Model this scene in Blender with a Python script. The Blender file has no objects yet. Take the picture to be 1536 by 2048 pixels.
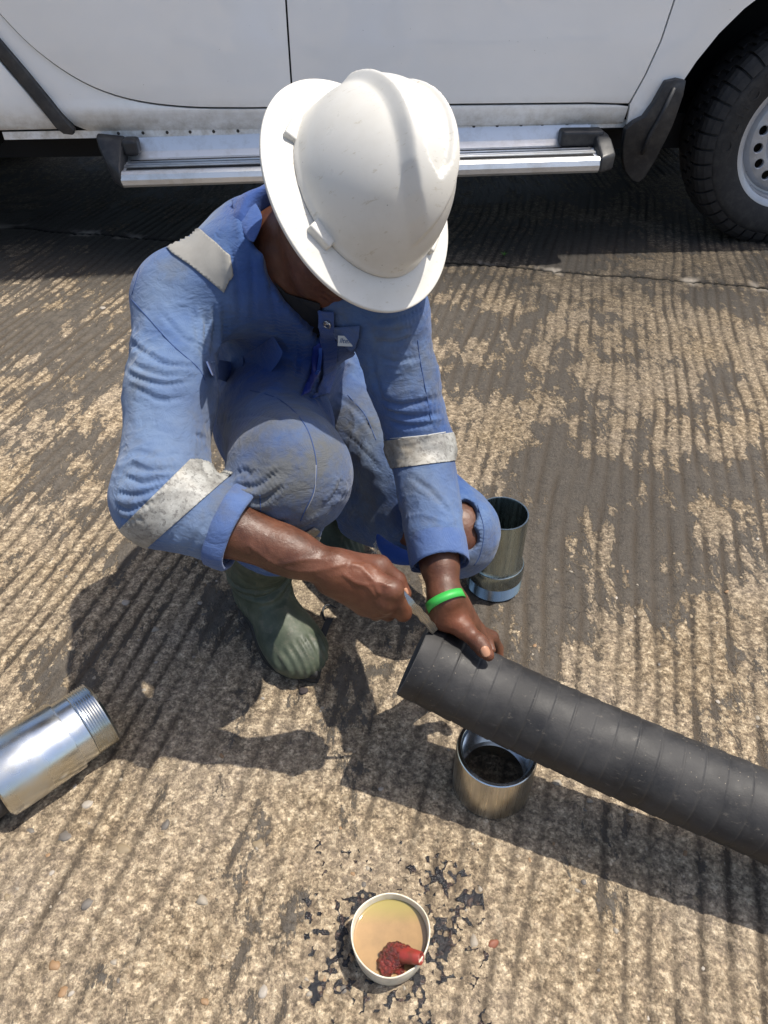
import bpy, bmesh, math, random
import numpy as np
from mathutils import Vector, Matrix
from mathutils.bvhtree import BVHTree

S = bpy.context.scene
COL = S.collection
R = math.radians
rnd = random.Random(7)
npr = np.random.default_rng(11)

# ------------------------------------------------------------------ camera
CAM_H, PITCH, FPX = 1.12, R(41.0), 1430.0
cd = bpy.data.cameras.new('camera')
cd.sensor_fit = 'VERTICAL'
cd.sensor_height = 24.0
cd.lens = FPX / 2048.0 * 24.0
cd.clip_start, cd.clip_end = 0.02, 500.0
cam = bpy.data.objects.new('camera', cd)
COL.objects.link(cam)
cam.location = (0, 0, CAM_H)
cam.rotation_euler = (math.pi / 2 - PITCH, 0, 0)
S.camera = cam

# ------------------------------------------------------------------ sky, sun, exposure
SUN_X, SUN_Y = 0.40, 0.08           # horizontal lean of the sun per unit of height
sun_el = math.atan2(1.0, math.hypot(SUN_X, SUN_Y))
w = bpy.data.worlds.new('World')
S.world = w
w.use_nodes = True
wn = w.node_tree
sky = wn.nodes.new('ShaderNodeTexSky')
sky.sky_type = 'NISHITA'
sky.sun_disc = False
sky.sun_elevation = sun_el
sky.sun_rotation = math.atan2(SUN_X, SUN_Y)
sky.air_density, sky.dust_density, sky.ozone_density = 1.0, 3.0, 1.0
bgn = wn.nodes['Background']
bgn.inputs['Strength'].default_value = 0.125
wn.links.new(sky.outputs[0], bgn.inputs['Color'])
sd = bpy.data.lights.new('sun', 'SUN')
sd.energy, sd.angle, sd.color = 3.9, R(0.6), (1.0, 0.94, 0.84)
so = bpy.data.objects.new('sun', sd)
COL.objects.link(so)
so.rotation_euler = Vector((SUN_X, SUN_Y, 1.0)).to_track_quat('Z', 'Y').to_euler()
S.view_settings.view_transform = 'Standard'
S.view_settings.look = 'None'
S.view_settings.exposure = 0.66
S.view_settings.gamma = 1.0

# ------------------------------------------------------------------ measuring helpers (photo pixel + depth -> metres)
_c, _s = math.cos(PITCH), math.sin(PITCH)
def unD(px, py, D):
    x = (px - 768) / FPX * D
    u = -(py - 1024) / FPX * D
    return np.array([x, D * _c + u * _s, CAM_H - D * _s + u * _c])
def unZ(px, py, z=0.0):
    d = unD(px, py, 1.0) - [0, 0, CAM_H]
    return np.array([0, 0, CAM_H]) + d * ((z - CAM_H) / d[2])
EYE = Vector((0, 0, CAM_H))
def ray(px, py):
    return Vector(unD(px, py, 1.0) - np.array([0, 0, CAM_H])).normalized()

# ------------------------------------------------------------------ object helpers
def link(name, me, mat=None, parent=None, smooth=True):
    o = bpy.data.objects.new(name, me)
    COL.objects.link(o)
    if mat is not None and not me.materials:
        me.materials.append(mat)
    if parent is not None:
        o.parent = parent
    if smooth:
        me.polygons.foreach_set('use_smooth', [True] * len(me.polygons))
    return o
def mesh(name, V, Fc):
    me = bpy.data.meshes.new(name)
    V = np.asarray(V, float)
    if isinstance(Fc, np.ndarray):
        n, k = Fc.shape
        me.vertices.add(len(V)); me.vertices.foreach_set('co', V.ravel())
        me.loops.add(n * k); me.loops.foreach_set('vertex_index', Fc.ravel().astype(np.int32))
        me.polygons.add(n)
        me.polygons.foreach_set('loop_start', np.arange(0, n * k, k, dtype=np.int32))
        me.update(calc_edges=True)
    else:
        me.from_pydata([tuple(v) for v in V], [], Fc)
    me.validate()
    return me
def empty(name, loc=(0, 0, 0)):
    o = bpy.data.objects.new(name, None)
    o.location = loc
    o.empty_display_size = 0.1
    COL.objects.link(o)
    return o
def tag(o, label=None, cat=None, group=None, kind=None):
    if label: o['label'] = label
    if cat: o['category'] = cat
    if group: o['group'] = group
    if kind: o['kind'] = kind
    return o
def bevel(o, wdt=0.003, seg=2, ang=40):
    m = o.modifiers.new('bevel', 'BEVEL')
    m.width, m.segments, m.limit_method, m.angle_limit = wdt, seg, 'ANGLE', R(ang)
    m.harden_normals = False
    return o
def frame(zdir, xhint=(1, 0, 0)):
    z = Vector(zdir).normalized()
    x = Vector(xhint); x = (x - z * x.dot(z))
    if x.length < 1e-4: x = z.orthogonal()
    x.normalize()
    y = z.cross(x)
    return x, y, z
def lathe(prof, n=64, close=False):
    """prof: list of (r, z) -> verts, faces (quads) around z"""
    V, Fc = [], []
    m = len(prof)
    for i in range(n):
        a = 2 * math.pi * i / n
        for r, z in prof:
            V.append((r * math.cos(a), r * math.sin(a), z))
    for i in range(n):
        j = (i + 1) % n
        for k in range(m if close else m - 1):
            l = (k + 1) % m
            Fc.append((i * m + k, j * m + k, j * m + l, i * m + l))
    return V, Fc
def place(V, origin, zdir, xhint=(1, 0, 0)):
    x, y, z = frame(zdir, xhint)
    o = Vector(origin)
    return [o + x * v[0] + y * v[1] + z * v[2] for v in V]
def smooth_path(P, n):
    """Catmull-Rom resample"""
    P = [np.asarray(p, float) for p in P]
    if len(P) == 2:
        return np.array([P[0] + (P[1] - P[0]) * t for t in np.linspace(0, 1, n)])
    Q = [2 * P[0] - P[1]] + P + [2 * P[-1] - P[-2]]
    out = []
    for t in np.linspace(0, len(P) - 1, n):
        i = min(int(t), len(P) - 2); f = t - i
        a, b, c, d = Q[i], Q[i + 1], Q[i + 2], Q[i + 3]
        out.append(0.5 * ((2 * b) + (c - a) * f + (2 * a - 5 * b + 4 * c - d) * f * f + (3 * b - a - 3 * c + d) * f ** 3))
    return np.array(out)
def tube(path, rad, n=12, caps=True):
    P = [Vector(p) for p in path]
    rads = rad if hasattr(rad, '__len__') else [rad] * len(P)
    V, Fc = [], []
    up = None
    for i, p in enumerate(P):
        t = (P[min(i + 1, len(P) - 1)] - P[max(i - 1, 0)]).normalized()
        if up is None:
            up = t.orthogonal().normalized()
        up = (up - t * up.dot(t)).normalized()
        s = t.cross(up)
        for k in range(n):
            a = 2 * math.pi * k / n
            V.append(p + (up * math.cos(a) + s * math.sin(a)) * rads[i])
    for i in range(len(P) - 1):
        for k in range(n):
            l = (k + 1) % n
            Fc.append((i * n + k, i * n + l, (i + 1) * n + l, (i + 1) * n + k))
    if caps:
        Fc.append(tuple(range(n - 1, -1, -1)))
        Fc.append(tuple((len(P) - 1) * n + k for k in range(n)))
    return V, Fc
def boxv(x0, x1, y0, y1, z0, z1):
    V = [(x, y, z) for x in (x0, x1) for y in (y0, y1) for z in (z0, z1)]
    Fc = [(0, 1, 3, 2), (4, 6, 7, 5), (0, 4, 5, 1), (2, 3, 7, 6), (0, 2, 6, 4), (1, 5, 7, 3)]
    return V, Fc

# ------------------------------------------------------------------ material helpers
class Mat:
    def __init__(self, name, **kw):
        self.m = bpy.data.materials.new(name)
        self.m.use_nodes = True
        self.t = self.m.node_tree
        self.b = self.t.nodes['Principled BSDF']
        self.out = self.t.nodes['Material Output']
        self.set(**kw)
    def set(self, **kw):
        mp = dict(col='Base Color', rough='Roughness', metal='Metallic', spec='Specular IOR Level', coat='Coat Weight',
                  coatr='Coat Roughness', trans='Transmission Weight', ior='IOR', sheen='Sheen Weight', sub='Subsurface Weight',
                  alpha='Alpha', aniso='Anisotropic', normal='Normal')
        for k, v in kw.items():
            i = self.b.inputs[mp[k]]
            if hasattr(v, 'is_output'):
                self.t.links.new(v, i)
            else:
                if k == 'col' and len(v) == 3: v = (*v, 1)
                i.default_value = v
        return self
    def n(self, typ, **kw):
        nd = self.t.nodes.new('ShaderNode' + typ)
        for k, v in kw.items():
            if k.startswith('_'):
                setattr(nd, k[1:], v)
            else:
                key = int(k[1:]) if k[0] == 'i' and k[1:].isdigit() else k.replace('__', ' ')
                self.put(nd.inputs[key], v)
        return nd
    def put(self, i, v):
        if hasattr(v, 'is_output'):
            self.t.links.new(v, i)
        else:
            if isinstance(v, tuple) and len(v) == 3 and i.type == 'RGBA': v = (*v, 1)
            i.default_value = v
    def coord(self, kind='Object', scale=None, rot=None, loc=None):
        tc = self.t.nodes.new('ShaderNodeTexCoord')
        o = tc.outputs[kind]
        if scale or rot or loc:
            mp = self.t.nodes.new('ShaderNodeMapping')
            self.t.links.new(o, mp.inputs[0])
            if scale: mp.inputs['Scale'].default_value = scale
            if rot: mp.inputs['Rotation'].default_value = rot
            if loc: mp.inputs['Location'].default_value = loc
            o = mp.outputs[0]
        return o
    def noise(self, vec, scale=5, detail=4, rough=0.55, dist=0.0):
        nd = self.n('TexNoise', Scale=scale, Detail=detail, Roughness=rough, Distortion=dist)
        self.t.links.new(vec, nd.inputs['Vector'])
        return nd.outputs[0]
    def voro(self, vec, scale=5, feature='F1', rnd_=1.0):
        nd = self.n('TexVoronoi', Scale=scale, _feature=feature, Randomness=rnd_)
        self.t.links.new(vec, nd.inputs['Vector'])
        return nd
    def ramp(self, fac, stops, interp='LINEAR'):
        nd = self.t.nodes.new('ShaderNodeValToRGB')
        nd.color_ramp.interpolation = interp
        e = nd.color_ramp.elements
        while len(e) < len(stops): e.new(0.5)
        for k, (p, c) in enumerate(stops):
            e[k].position = p
            e[k].color = (c, c, c, 1) if isinstance(c, (int, float)) else (*c, 1)
        self.put(nd.inputs[0], fac)
        return nd.outputs[0]
    def mix(self, f, a, b, mode='MIX'):
        nd = self.t.nodes.new('ShaderNodeMix')
        nd.data_type = 'RGBA'; nd.blend_type = mode
        self.put(nd.inputs[0], f); self.put(nd.inputs[6], a); self.put(nd.inputs[7], b)
        return nd.outputs[2]
    def math(self, op, a, b=0.0, c=0.0, clamp=False):
        nd = self.t.nodes.new('ShaderNodeMath')
        nd.operation = op; nd.use_clamp = clamp
        self.put(nd.inputs[0], a); self.put(nd.inputs[1], b); self.put(nd.inputs[2], c)
        return nd.outputs[0]
    def bump(self, h, strength=0.5, dist=0.002, prev=None):
        nd = self.n('Bump', Strength=strength, Distance=dist, Height=h)
        if prev is not None: self.t.links.new(prev, nd.inputs['Normal'])
        return nd.outputs[0]
    def attr(self, name):
        nd = self.t.nodes.new('ShaderNodeAttribute')
        nd.attribute_name = name
        return nd.outputs['Fac']
def simple(name, col, rough=0.5, **kw):
    return Mat(name, col=col, rough=rough, **kw).m

# ------------------------------------------------------------------ distance-field bodies -> one continuous mesh
class Field:
    def __init__(s, lo, hi, h):
        s.h = h
        s.lo = np.array(lo, float)
        n = np.ceil((np.array(hi) - s.lo) / h).astype(int) + 1
        s.ax = [s.lo[i] + h * np.arange(n[i]) for i in range(3)]
        s.f = np.full(n, 1.0, np.float32)
    def _sl(s, lo, hi):
        sl = []
        for i in range(3):
            a = np.searchsorted(s.ax[i], lo[i]); b = np.searchsorted(s.ax[i], hi[i])
            if a >= b: return None
            sl.append(slice(a, b))
        return tuple(sl)
    def put(s, prim, k=0.02, op='add'):
        fn, lo, hi = prim
        pad = k + 4 * s.h
        sl = s._sl(np.array(lo) - pad, np.array(hi) + pad)
        if sl is None: return
        X = s.ax[0][sl[0]][:, None, None].astype(np.float32)
        Y = s.ax[1][sl[1]][None, :, None].astype(np.float32)
        Z = s.ax[2][sl[2]][None, None, :].astype(np.float32)
        d = fn(X, Y, Z)
        g = s.f[sl]
        if op == 'add':
            hh = np.maximum(k - np.abs(g - d), 0) / max(k, 1e-6)
            s.f[sl] = np.minimum(g, d) - hh * hh * k * 0.25
        elif op == 'sub':
            d = -d
            hh = np.maximum(k - np.abs(g - d), 0) / max(k, 1e-6)
            s.f[sl] = np.maximum(g, d) + hh * hh * k * 0.25
    def mesh(s):
        f = s.f; h = s.h
        neg = f < 0
        nx, ny, nz = f.shape
        cnt = np.zeros((nx - 1, ny - 1, nz - 1), np.uint8)
        for dx in (0, 1):
            for dy in (0, 1):
                for dz in (0, 1):
                    cnt += neg[dx:nx - 1 + dx, dy:ny - 1 + dy, dz:nz - 1 + dz]
        act = np.argwhere((cnt > 0) & (cnt < 8))
        idx = np.full(cnt.shape, -1, np.int32)
        idx[act[:, 0], act[:, 1], act[:, 2]] = np.arange(len(act))
        acc = np.zeros((len(act), 3)); num = np.zeros(len(act))
        i, j, k = act.T
        cv = {}
        for dx in (0, 1):
            for dy in (0, 1):
                for dz in (0, 1):
                    cv[dx, dy, dz] = f[i + dx, j + dy, k + dz].astype(float)
        for a in cv:
            for axx in range(3):
                if a[axx] == 0:
                    b = list(a); b[axx] = 1; b = tuple(b)
                    va, vb = cv[a], cv[b]
                    m = (va < 0) != (vb < 0)
                    t = va[m] / (va[m] - vb[m])
                    p = np.tile(np.array(a, float), (m.sum(), 1)); p[:, axx] += t
                    acc[m] += p; num[m] += 1
        V = s.lo + (act + acc / num[:, None]) * h
        Q = []
        for axx in range(3):
            sl0 = [slice(None)] * 3; sl1 = [slice(None)] * 3
            sl0[axx] = slice(0, -1); sl1[axx] = slice(1, None)
            e = np.argwhere(neg[tuple(sl0)] != neg[tuple(sl1)])
            o1, o2 = (axx + 1) % 3, (axx + 2) % 3
            e = e[(e[:, o1] > 0) & (e[:, o2] > 0) & (e[:, o1] < f.shape[o1] - 1) & (e[:, o2] < f.shape[o2] - 1)]
            inside = neg[e[:, 0], e[:, 1], e[:, 2]]
            def cell(a, b):
                q = e.copy(); q[:, o1] -= a; q[:, o2] -= b
                return idx[q[:, 0], q[:, 1], q[:, 2]]
            q = np.stack([cell(1, 1), cell(0, 1), cell(0, 0), cell(1, 0)], 1)
            q[~inside] = q[~inside][:, ::-1]
            Q.append(q)
        return V, np.concatenate(Q)
def cap(a, b, ra, rb=None, flat=None):
    """tapered capsule; flat=(direction, factor) squashes it along a direction"""
    a = np.asarray(a, float); b = np.asarray(b, float)
    rb = ra if rb is None else rb
    ab = b - a; L2 = max(float(ab @ ab), 1e-9)
    rm = max(ra, rb)
    lo = np.minimum(a, b) - rm; hi = np.maximum(a, b) + rm
    def fn(X, Y, Z):
        px, py, pz = X - a[0], Y - a[1], Z - a[2]
        t = np.clip((px * ab[0] + py * ab[1] + pz * ab[2]) / L2, 0, 1)
        qx, qy, qz = px - t * ab[0], py - t * ab[1], pz - t * ab[2]
        if flat is not None:
            n, sfac = flat
            q = qx * n[0] + qy * n[1] + qz * n[2]
            q2 = q * (1 / sfac - 1)
            qx, qy, qz = qx + q2 * n[0], qy + q2 * n[1], qz + q2 * n[2]
        return np.sqrt(qx * qx + qy * qy + qz * qz) - (ra + t * (rb - ra))
    return fn, lo, hi
def ell(c, r, ax=None):
    c = np.asarray(c, float); r = np.asarray(r, float)
    A = np.eye(3) if ax is None else np.array([np.array(v, float) / np.linalg.norm(v) for v in ax])
    rm = r.max() * np.ones(3)
    def fn(X, Y, Z):
        px, py, pz = X - c[0], Y - c[1], Z - c[2]
        k0 = 0; k1 = 0
        for i in range(3):
            q = px * A[i, 0] + py * A[i, 1] + pz * A[i, 2]
            k0 = k0 + (q / r[i]) ** 2; k1 = k1 + (q / r[i] ** 2) ** 2
        k0 = np.sqrt(k0); k1 = np.sqrt(k1)
        return (k0 * (k0 - 1) / np.maximum(k1, 1e-6)).astype(np.float32)
    return fn, c - rm, c + rm
def boxp(c, half, ax, r=0.003):
    c = np.asarray(c, float); A = np.array([np.array(v, float) / np.linalg.norm(v) for v in ax])
    rm = np.linalg.norm(half) * np.ones(3)
    def fn(X, Y, Z):
        px, py, pz = X - c[0], Y - c[1], Z - c[2]
        o = 0; ins = -9.0
        for i in range(3):
            q = np.abs(px * A[i, 0] + py * A[i, 1] + pz * A[i, 2]) - (half[i] - r)
            o = o + np.maximum(q, 0) ** 2
            ins = np.maximum(ins, q)
        return (np.sqrt(o) + np.minimum(ins, 0) - r).astype(np.float32)
    return fn, c - rm, c + rm
def vnormals(V, Q):
    n = np.zeros_like(V)
    fn = np.cross(V[Q[:, 2]] - V[Q[:, 0]], V[Q[:, 3]] - V[Q[:, 1]])
    for k in range(4): np.add.at(n, Q[:, k], fn)
    return n / np.maximum(np.linalg.norm(n, axis=1, keepdims=True), 1e-12)
def relax(V, Q, it=2, lam=0.5):
    for _ in range(it):
        a = np.zeros_like(V); c = np.zeros(len(V))
        for k in range(4):
            np.add.at(a, Q[:, k], V[Q[:, (k + 1) % 4]]); np.add.at(c, Q[:, k], 1)
            np.add.at(a, Q[:, k], V[Q[:, (k - 1) % 4]]); np.add.at(c, Q[:, k], 1)
        V = V + lam * (a / c[:, None] - V)
    return V
def vnoise(P, scale, seed=0):
    """cheap smooth value noise for numpy points"""
    P = np.asarray(P) * scale + seed * 17.31
    i = np.floor(P).astype(np.int64); f = P - i
    f = f * f * (3 - 2 * f)
    dim = P.shape[1]
    out = np.zeros(len(P))
    for c in range(2 ** dim):
        hsh = np.zeros(len(P), np.int64); wgt = np.ones(len(P))
        for a in range(dim):
            b = (c >> a) & 1
            hsh = hsh * 1619 + (i[:, a] + b) * (31337 + 6971 * a)
            wgt = wgt * (f[:, a] if b else 1 - f[:, a])
        hsh = (hsh ^ (hsh >> 13)) * 1274126177
        hsh = hsh ^ (hsh >> 16)
        out += wgt * ((hsh & 0xffff) / 65535.0)
    return out
ss = lambda a, b, x: np.clip((x - a) / (b - a), 0, 1) ** 2 * (3 - 2 * np.clip((x - a) / (b - a), 0, 1))
def text_mesh(txt, size, ext=.0004, shear=0.0):
    c = bpy.data.curves.new('lettering', 'FONT')
    c.body, c.size, c.extrude, c.shear = txt, size, ext, shear
    c.align_x, c.align_y = 'CENTER', 'CENTER'
    o = bpy.data.objects.new('lettering', c); COL.objects.link(o)
    dg = bpy.context.evaluated_depsgraph_get()
    me = bpy.data.meshes.new_from_object(o.evaluated_get(dg))
    bpy.data.objects.remove(o); bpy.data.curves.remove(c)
    return me

def split4(V, Q):
    """one round of quad splitting"""
    n = len(V)
    E_ = np.sort(np.stack([Q, np.roll(Q, -1, 1)], 2).reshape(-1, 2), axis=1)
    key = E_[:, 0].astype(np.int64) * n + E_[:, 1]
    uk, inv = np.unique(key, return_inverse=True)
    me_ = (V[uk // n] + V[uk % n]) / 2
    fc = V[Q].mean(1)
    ei = inv.reshape(-1, 4) + n; fi = np.arange(len(Q)) + n + len(uk)
    out = [np.stack([Q[:, k], ei[:, k], fi, ei[:, (k - 1) % 4]], 1) for k in range(4)]
    return np.concatenate([V, me_, fc]), np.concatenate(out)
# ------------------------------------------------------------------ the concrete yard: one sheet out to the horizon
def axis(a, b, h, far):
    core = list(np.arange(a, b + h / 2, h))
    lo, hi, st = [], [], h
    x = a
    while x > -far:
        st *= 1.35; x -= st; lo.append(x)
    st = h; x = core[-1]
    while x < far:
        st *= 1.35; x += st; hi.append(x)
    return np.array(lo[::-1] + core + hi)
gx = axis(-1.55, 1.75, .006, 120.0)
gy = axis(.02, 3.45, .006, 120.0)
GX, GY = np.meshgrid(gx, gy, indexing='ij')
P2 = np.stack([GX.ravel(), GY.ravel()], 1)
core = (np.abs(P2[:, 0]) < 3) & (P2[:, 1] > -.5) & (P2[:, 1] < 5)
ca, sa = math.cos(R(15)), math.sin(R(15))
gu = P2[:, 0] * ca - P2[:, 1] * sa            # across the rake marks
gv = P2[:, 0] * sa + P2[:, 1] * ca            # along them
Q2 = np.stack([gu, gv], 1)
fb = lambda P, s, o=3, seed=0: sum(vnoise(P, s * 2 ** k, seed + k) * .5 ** k for k in range(o)) / sum(.5 ** k for k in range(o))
warp = (fb(Q2 * [1, .5], 3.0, 3, 3) - .5) * .07
ph = (gu + warp) / .037
tri = np.abs((ph % 1.0) - .5) * 2                        # 0 in the groove .. 1
gro = np.clip(1 - tri / .52, 0, 1) ** 1.0
gstr = .60 + .40 * np.clip((fb(Q2 * [1, .35], 2.2, 2, 9) - .22) * 3.6, 0, 1)
gro = gro * gstr * (0.30 + .70 * np.clip(vnoise(Q2 * [27, 8], 1, 5) * 1.6 - .2, 0, 1))
coat = fb(P2, 5.5, 4, 21) * .62 + fb(Q2 * [1.5, .55], 9.0, 3, 31) * .38
# where the old dark skin survives / is worn away, measured on the photo
def blob(px, py, r, amt, st=1.0):
    c = unZ(px, py)
    d2 = ((P2[:, 0] - c[0]) / r) ** 2 + ((P2[:, 1] - c[1]) / (r * st)) ** 2
    return amt * np.exp(-d2)
for b in ((1130, 930, .16, .16), (1290, 960, .16, .12), (1120, 1130, .17, .17), (1040, 1230, .13, .14), (1180, 1330, .12, .12), (1450, 960, .14, .14),
          (1080, 800, .2, .05), (1500, 1150, .08, .10), (100, 660, .22, .10, 1.6), (60, 800, .15, .08), (160, 700, .15, .12), (790, 1700, .05, .14),
          (330, 1230, .10, .10), (150, 1400, .06, .10), (1110, 480, .22, .30, .8), (700, 1560, .07, .10), (120, 480, .5, .2), (860, 1080, .2, .10),
          (300, 1900, .55, -.12), (250, 1600, .25, -.11), (1300, 1930, .4, -.11), (1330, 1280, .10, -.10), (1400, 1400, .12, -.08), (980, 900, .12, -.05),
          (250, 980, .2, -.05), (1000, 1780, .2, -.12), (640, 1760, .08, .06), (60, 1150, .2, -.06), (500, 1480, .12, -.06), (1300, 560, .4, -.06, .5),
          (1300, 720, .5, -.03)):
    coat = coat + blob(*b)
coat = coat + gro * .16
oil = .95 * ss(2.30, 2.9, P2[:, 1] + .05 * P2[:, 0]) + blob(1110, 480, .24, 1.0, .55) + blob(300, 420, .8, .6, .6) + blob(1300, 620, .9, .62, .6) + blob(1150, 850, .6, .45, 1.0) + blob(1250, 1100, .4, .30)  # ground stains, plus the truck's under-shade darkened into the colour
# slab joint
j0, j1 = unZ(0, 452), unZ(1536, 574)
jd = (j1 - j0)[:2]; jl = np.linalg.norm(jd); jn = np.array([-jd[1], jd[0]]) / jl
jw = (vnoise(np.stack([P2 @ (jd / jl), P2[:, 0] * 0], 1), 9, 2) - .5) * .02 + (vnoise(np.stack([P2 @ (jd / jl), P2[:, 0] * 0], 1), 40, 6) - .5) * .008
dist = np.abs((P2 - j0[:2]) @ jn + jw)
joint = np.clip(1 - dist / .014, 0, 1)
chip = np.clip(1 - dist / .05, 0, 1) * np.clip((fb(P2, 14, 3, 44) - .55) * 6, 0, 1)
z = (fb(P2, 1.6, 2, 51) - .5) * .006 - gro * .0050 - np.clip(1 - coat * 1.8, 0, 1) * .004 + (fb(P2, 60, 2, 61) - .5) * .0022 - joint * .012 - chip * .004
z = np.where(core, z, -.004)
gV = np.stack([P2[:, 0], P2[:, 1], z], 1)
nxg, nyg = len(gx), len(gy)
ii, jj = np.meshgrid(np.arange(nxg - 1), np.arange(nyg - 1), indexing='ij')
i0 = (ii * nyg + jj).ravel()
gF = np.stack([i0, i0 + nyg, i0 + nyg + 1, i0 + 1], 1)
gme = mesh('ground', gV, gF)
for nm, arr in (('coat', coat), ('groove', gro), ('oil', np.clip(oil, 0, 1.2)), ('joint', joint), ('chip', chip)):
    at = gme.attributes.new(nm, 'FLOAT', 'POINT')
    at.data.foreach_set('value', arr.astype(np.float32))
m = Mat('worn_concrete', rough=.9, spec=.25)
co = m.coord('Object')
n_f = m.noise(co, 420, 2, .7)
n_m = m.noise(co, 130, 3, .65)
n_l = m.noise(co, 28, 4, .65)
co_g = m.coord('Object', rot=(0, 0, R(15)), scale=(1, .42, 1))
n_e = m.noise(co_g, 26, 7, .80, .3)
n_e2 = m.noise(co_g, 12, 4, .6)
n_xl = m.noise(co, 4, 4, .6)
vo = m.voro(co, 280)
vc = m.voro(co, 95)
grain = m.noise(co, 70, 6, .80)
sand = m.ramp(grain, [(.35, (.085, .062, .040)), (.45, (.205, .153, .098)), (.51, (.320, .245, .156)), (.57, (.450, .355, .235)), (.66, (.62, .51, .36))])
sand = m.mix(m.ramp(n_xl, [(.35, 0.0), (.7, .45)]), sand, m.mix(.6, sand, (.40, .36, .32)))
sand = m.mix(1.0, sand, m.ramp(m.n('SeparateColor', Color=vo.outputs['Color']).outputs[0], [(.0, .62), (.35, .88), (.7, 1.08), (1.0, 1.42)]), 'MULTIPLY')
stone = m.ramp(vc.outputs['Color'], [(0, (.20, .15, .10)), (.5, (.42, .33, .23)), (1, (.55, .47, .37))])
sand = m.mix(m.math('MULTIPLY', m.ramp(vc.outputs['Distance'], [(.18, 1.0), (.30, 0.0)]), m.ramp(n_l, [(.52, 0.0), (.60, .75)])), sand, stone)
skin_c = m.ramp(n_m, [(.3, (.052, .045, .038)), (.55, (.098, .086, .073)), (.75, (.142, .126, .106))])
skin_c = m.mix(m.ramp(vo.outputs['Distance'], [(.05, .55), (.16, 0.0)]), skin_c, (.30, .27, .23))
skin_c = m.mix(m.ramp(n_l, [(.40, .0), (.62, .35)]), skin_c, (.20, .17, .135))
cf = m.math('ADD', m.math('MULTIPLY', m.attr('coat'), .95), m.math('ADD', m.math('MULTIPLY', m.math('SUBTRACT', n_e, .5), 1.25), m.math('ADD', m.math('MULTIPLY', m.math('SUBTRACT', n_e2, .5), .30), m.math('MULTIPLY', m.math('SUBTRACT', n_m, .5), .20))))
cmask = m.ramp(cf, [(.500, 0.0), (.560, 1.0)])
col = m.mix(cmask, sand, skin_c)
gm = m.math('MULTIPLY', m.attr('groove'), m.ramp(n_m, [(.3, .35), (.6, 1.0)]))
col = m.mix(m.math('MULTIPLY', gm, 1.5, clamp=True), col, (.088, .069, .050))
# crack lines in the old skin
cr = m.n('TexVoronoi', _feature='DISTANCE_TO_EDGE', Scale=11.0)
m.t.links.new(m.n('VectorMath', _operation='ADD', i0=co, i1=m.mix(.035, (0, 0, 0), m.n('TexNoise', Scale=9.0, Detail=5.0, Vector=co).outputs[1])).outputs[0], cr.inputs['Vector'])
crk = m.math('MULTIPLY', m.ramp(cr.outputs[0], [(.0, 1.0), (.008, 0.0)]), m.ramp(m.noise(co, 3.2, 3, .5), [(.56, 0.0), (.64, .7)]))
col = m.mix(m.math('MULTIPLY', crk, .85), col, (.02, .017, .014))
oil_shade_m = m.math('MULTIPLY', m.attr('oil'), m.ramp(n_l, [(.25, .55), (.65, 1.0)]), clamp=True)
col = m.mix(m.math('MULTIPLY', oil_shade_m, .80), col, (.022, .020, .018))
col = m.mix(m.attr('chip'), col, (.36, .32, .27))
col = m.mix(m.ramp(m.attr('joint'), [(.2, 0.0), (.55, 1.0)]), col, (.010, .009, .007))
hgt = m.math('ADD', m.math('ADD', m.math('MULTIPLY', grain, 1.5), m.math('MULTIPLY', vo.outputs['Distance'], -.35)), m.math('ADD', m.math('MULTIPLY', n_f, .3), m.math('MULTIPLY', cmask, .40)))
bp = m.bump(hgt, 1.0, .0045)
bp = m.bump(m.math('SUBTRACT', 1.0, crk), .6, .003, bp)
m.set(col=col, normal=bp, rough=m.ramp(cmask, [(0, .95), (1, .74)]))
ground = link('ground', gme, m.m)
tag(ground, kind='structure')
gtree = BVHTree.FromPolygons([(0, 0, 0)] * 3, [(0, 1, 2)])
def ground_z(x, y):
    i = int(np.clip(np.searchsorted(gx, x), 0, nxg - 1)); j = int(np.clip(np.searchsorted(gy, y), 0, nyg - 1))
    return float(gV[i * nyg + j, 2])

# loose and half-buried pebbles, each its own piece
pm = []
for k, c in enumerate(((.24, .185, .115), (.30, .26, .205), (.13, .115, .10), (.27, .165, .085), (.36, .32, .27), (.22, .08, .045))):
    q = Mat('pebble_stone', rough=.65)
    cq = q.coord('Object')
    q.set(col=q.mix(q.ramp(q.noise(cq, 90, 4), [(.35, 0.0), (.65, .7)]), c, tuple(v * .55 for v in c)))
    pm.append(q.m)
peb = []
for k in range(6):
    bm = bmesh.new()
    bmesh.ops.create_icosphere(bm, subdivisions=2, radius=1.0)
    for v in bm.verts:
        n_ = vnoise(np.array([v.co]) + 5, 1.3, k)[0]
        v.co *= .55 + .8 * n_
    me = bpy.data.meshes.new('pebble'); bm.to_mesh(me); bm.free()
    me.materials.append(pm[k]); me.polygons.foreach_set('use_smooth', [True] * len(me.polygons))
    peb.append(me)
spots = [(205, 617, .012, 4), (175, 1608, .010, 4), (515, 1687, .009, 0), (405, 1800, .011, 1), (245, 1695, .012, 0), (175, 1805, .010, 2), (328, 1520, .006, 0),
         (527, 1982, .009, 4), (650, 1995, .006, 0), (948, 1880, .011, 1), (985, 1885, .009, 5), (1005, 1500, .006, 2), (1155, 1780, .006, 1), (1180, 1600, .007, 1),
         (252, 1205, .009, 4), (312, 1258, .009, 1), (395, 1320, .007, 0), (400, 1205, .006, 4), (288, 1379, .006, 1), (108, 1930, .008, 3), (125, 1982, .007, 3),
         (1115, 1565, .010, 1), (60, 1660, .008, 2), (130, 1670, .012, 2), (330, 1650, .010, 2), (985, 1400, .006, 1)]
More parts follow.
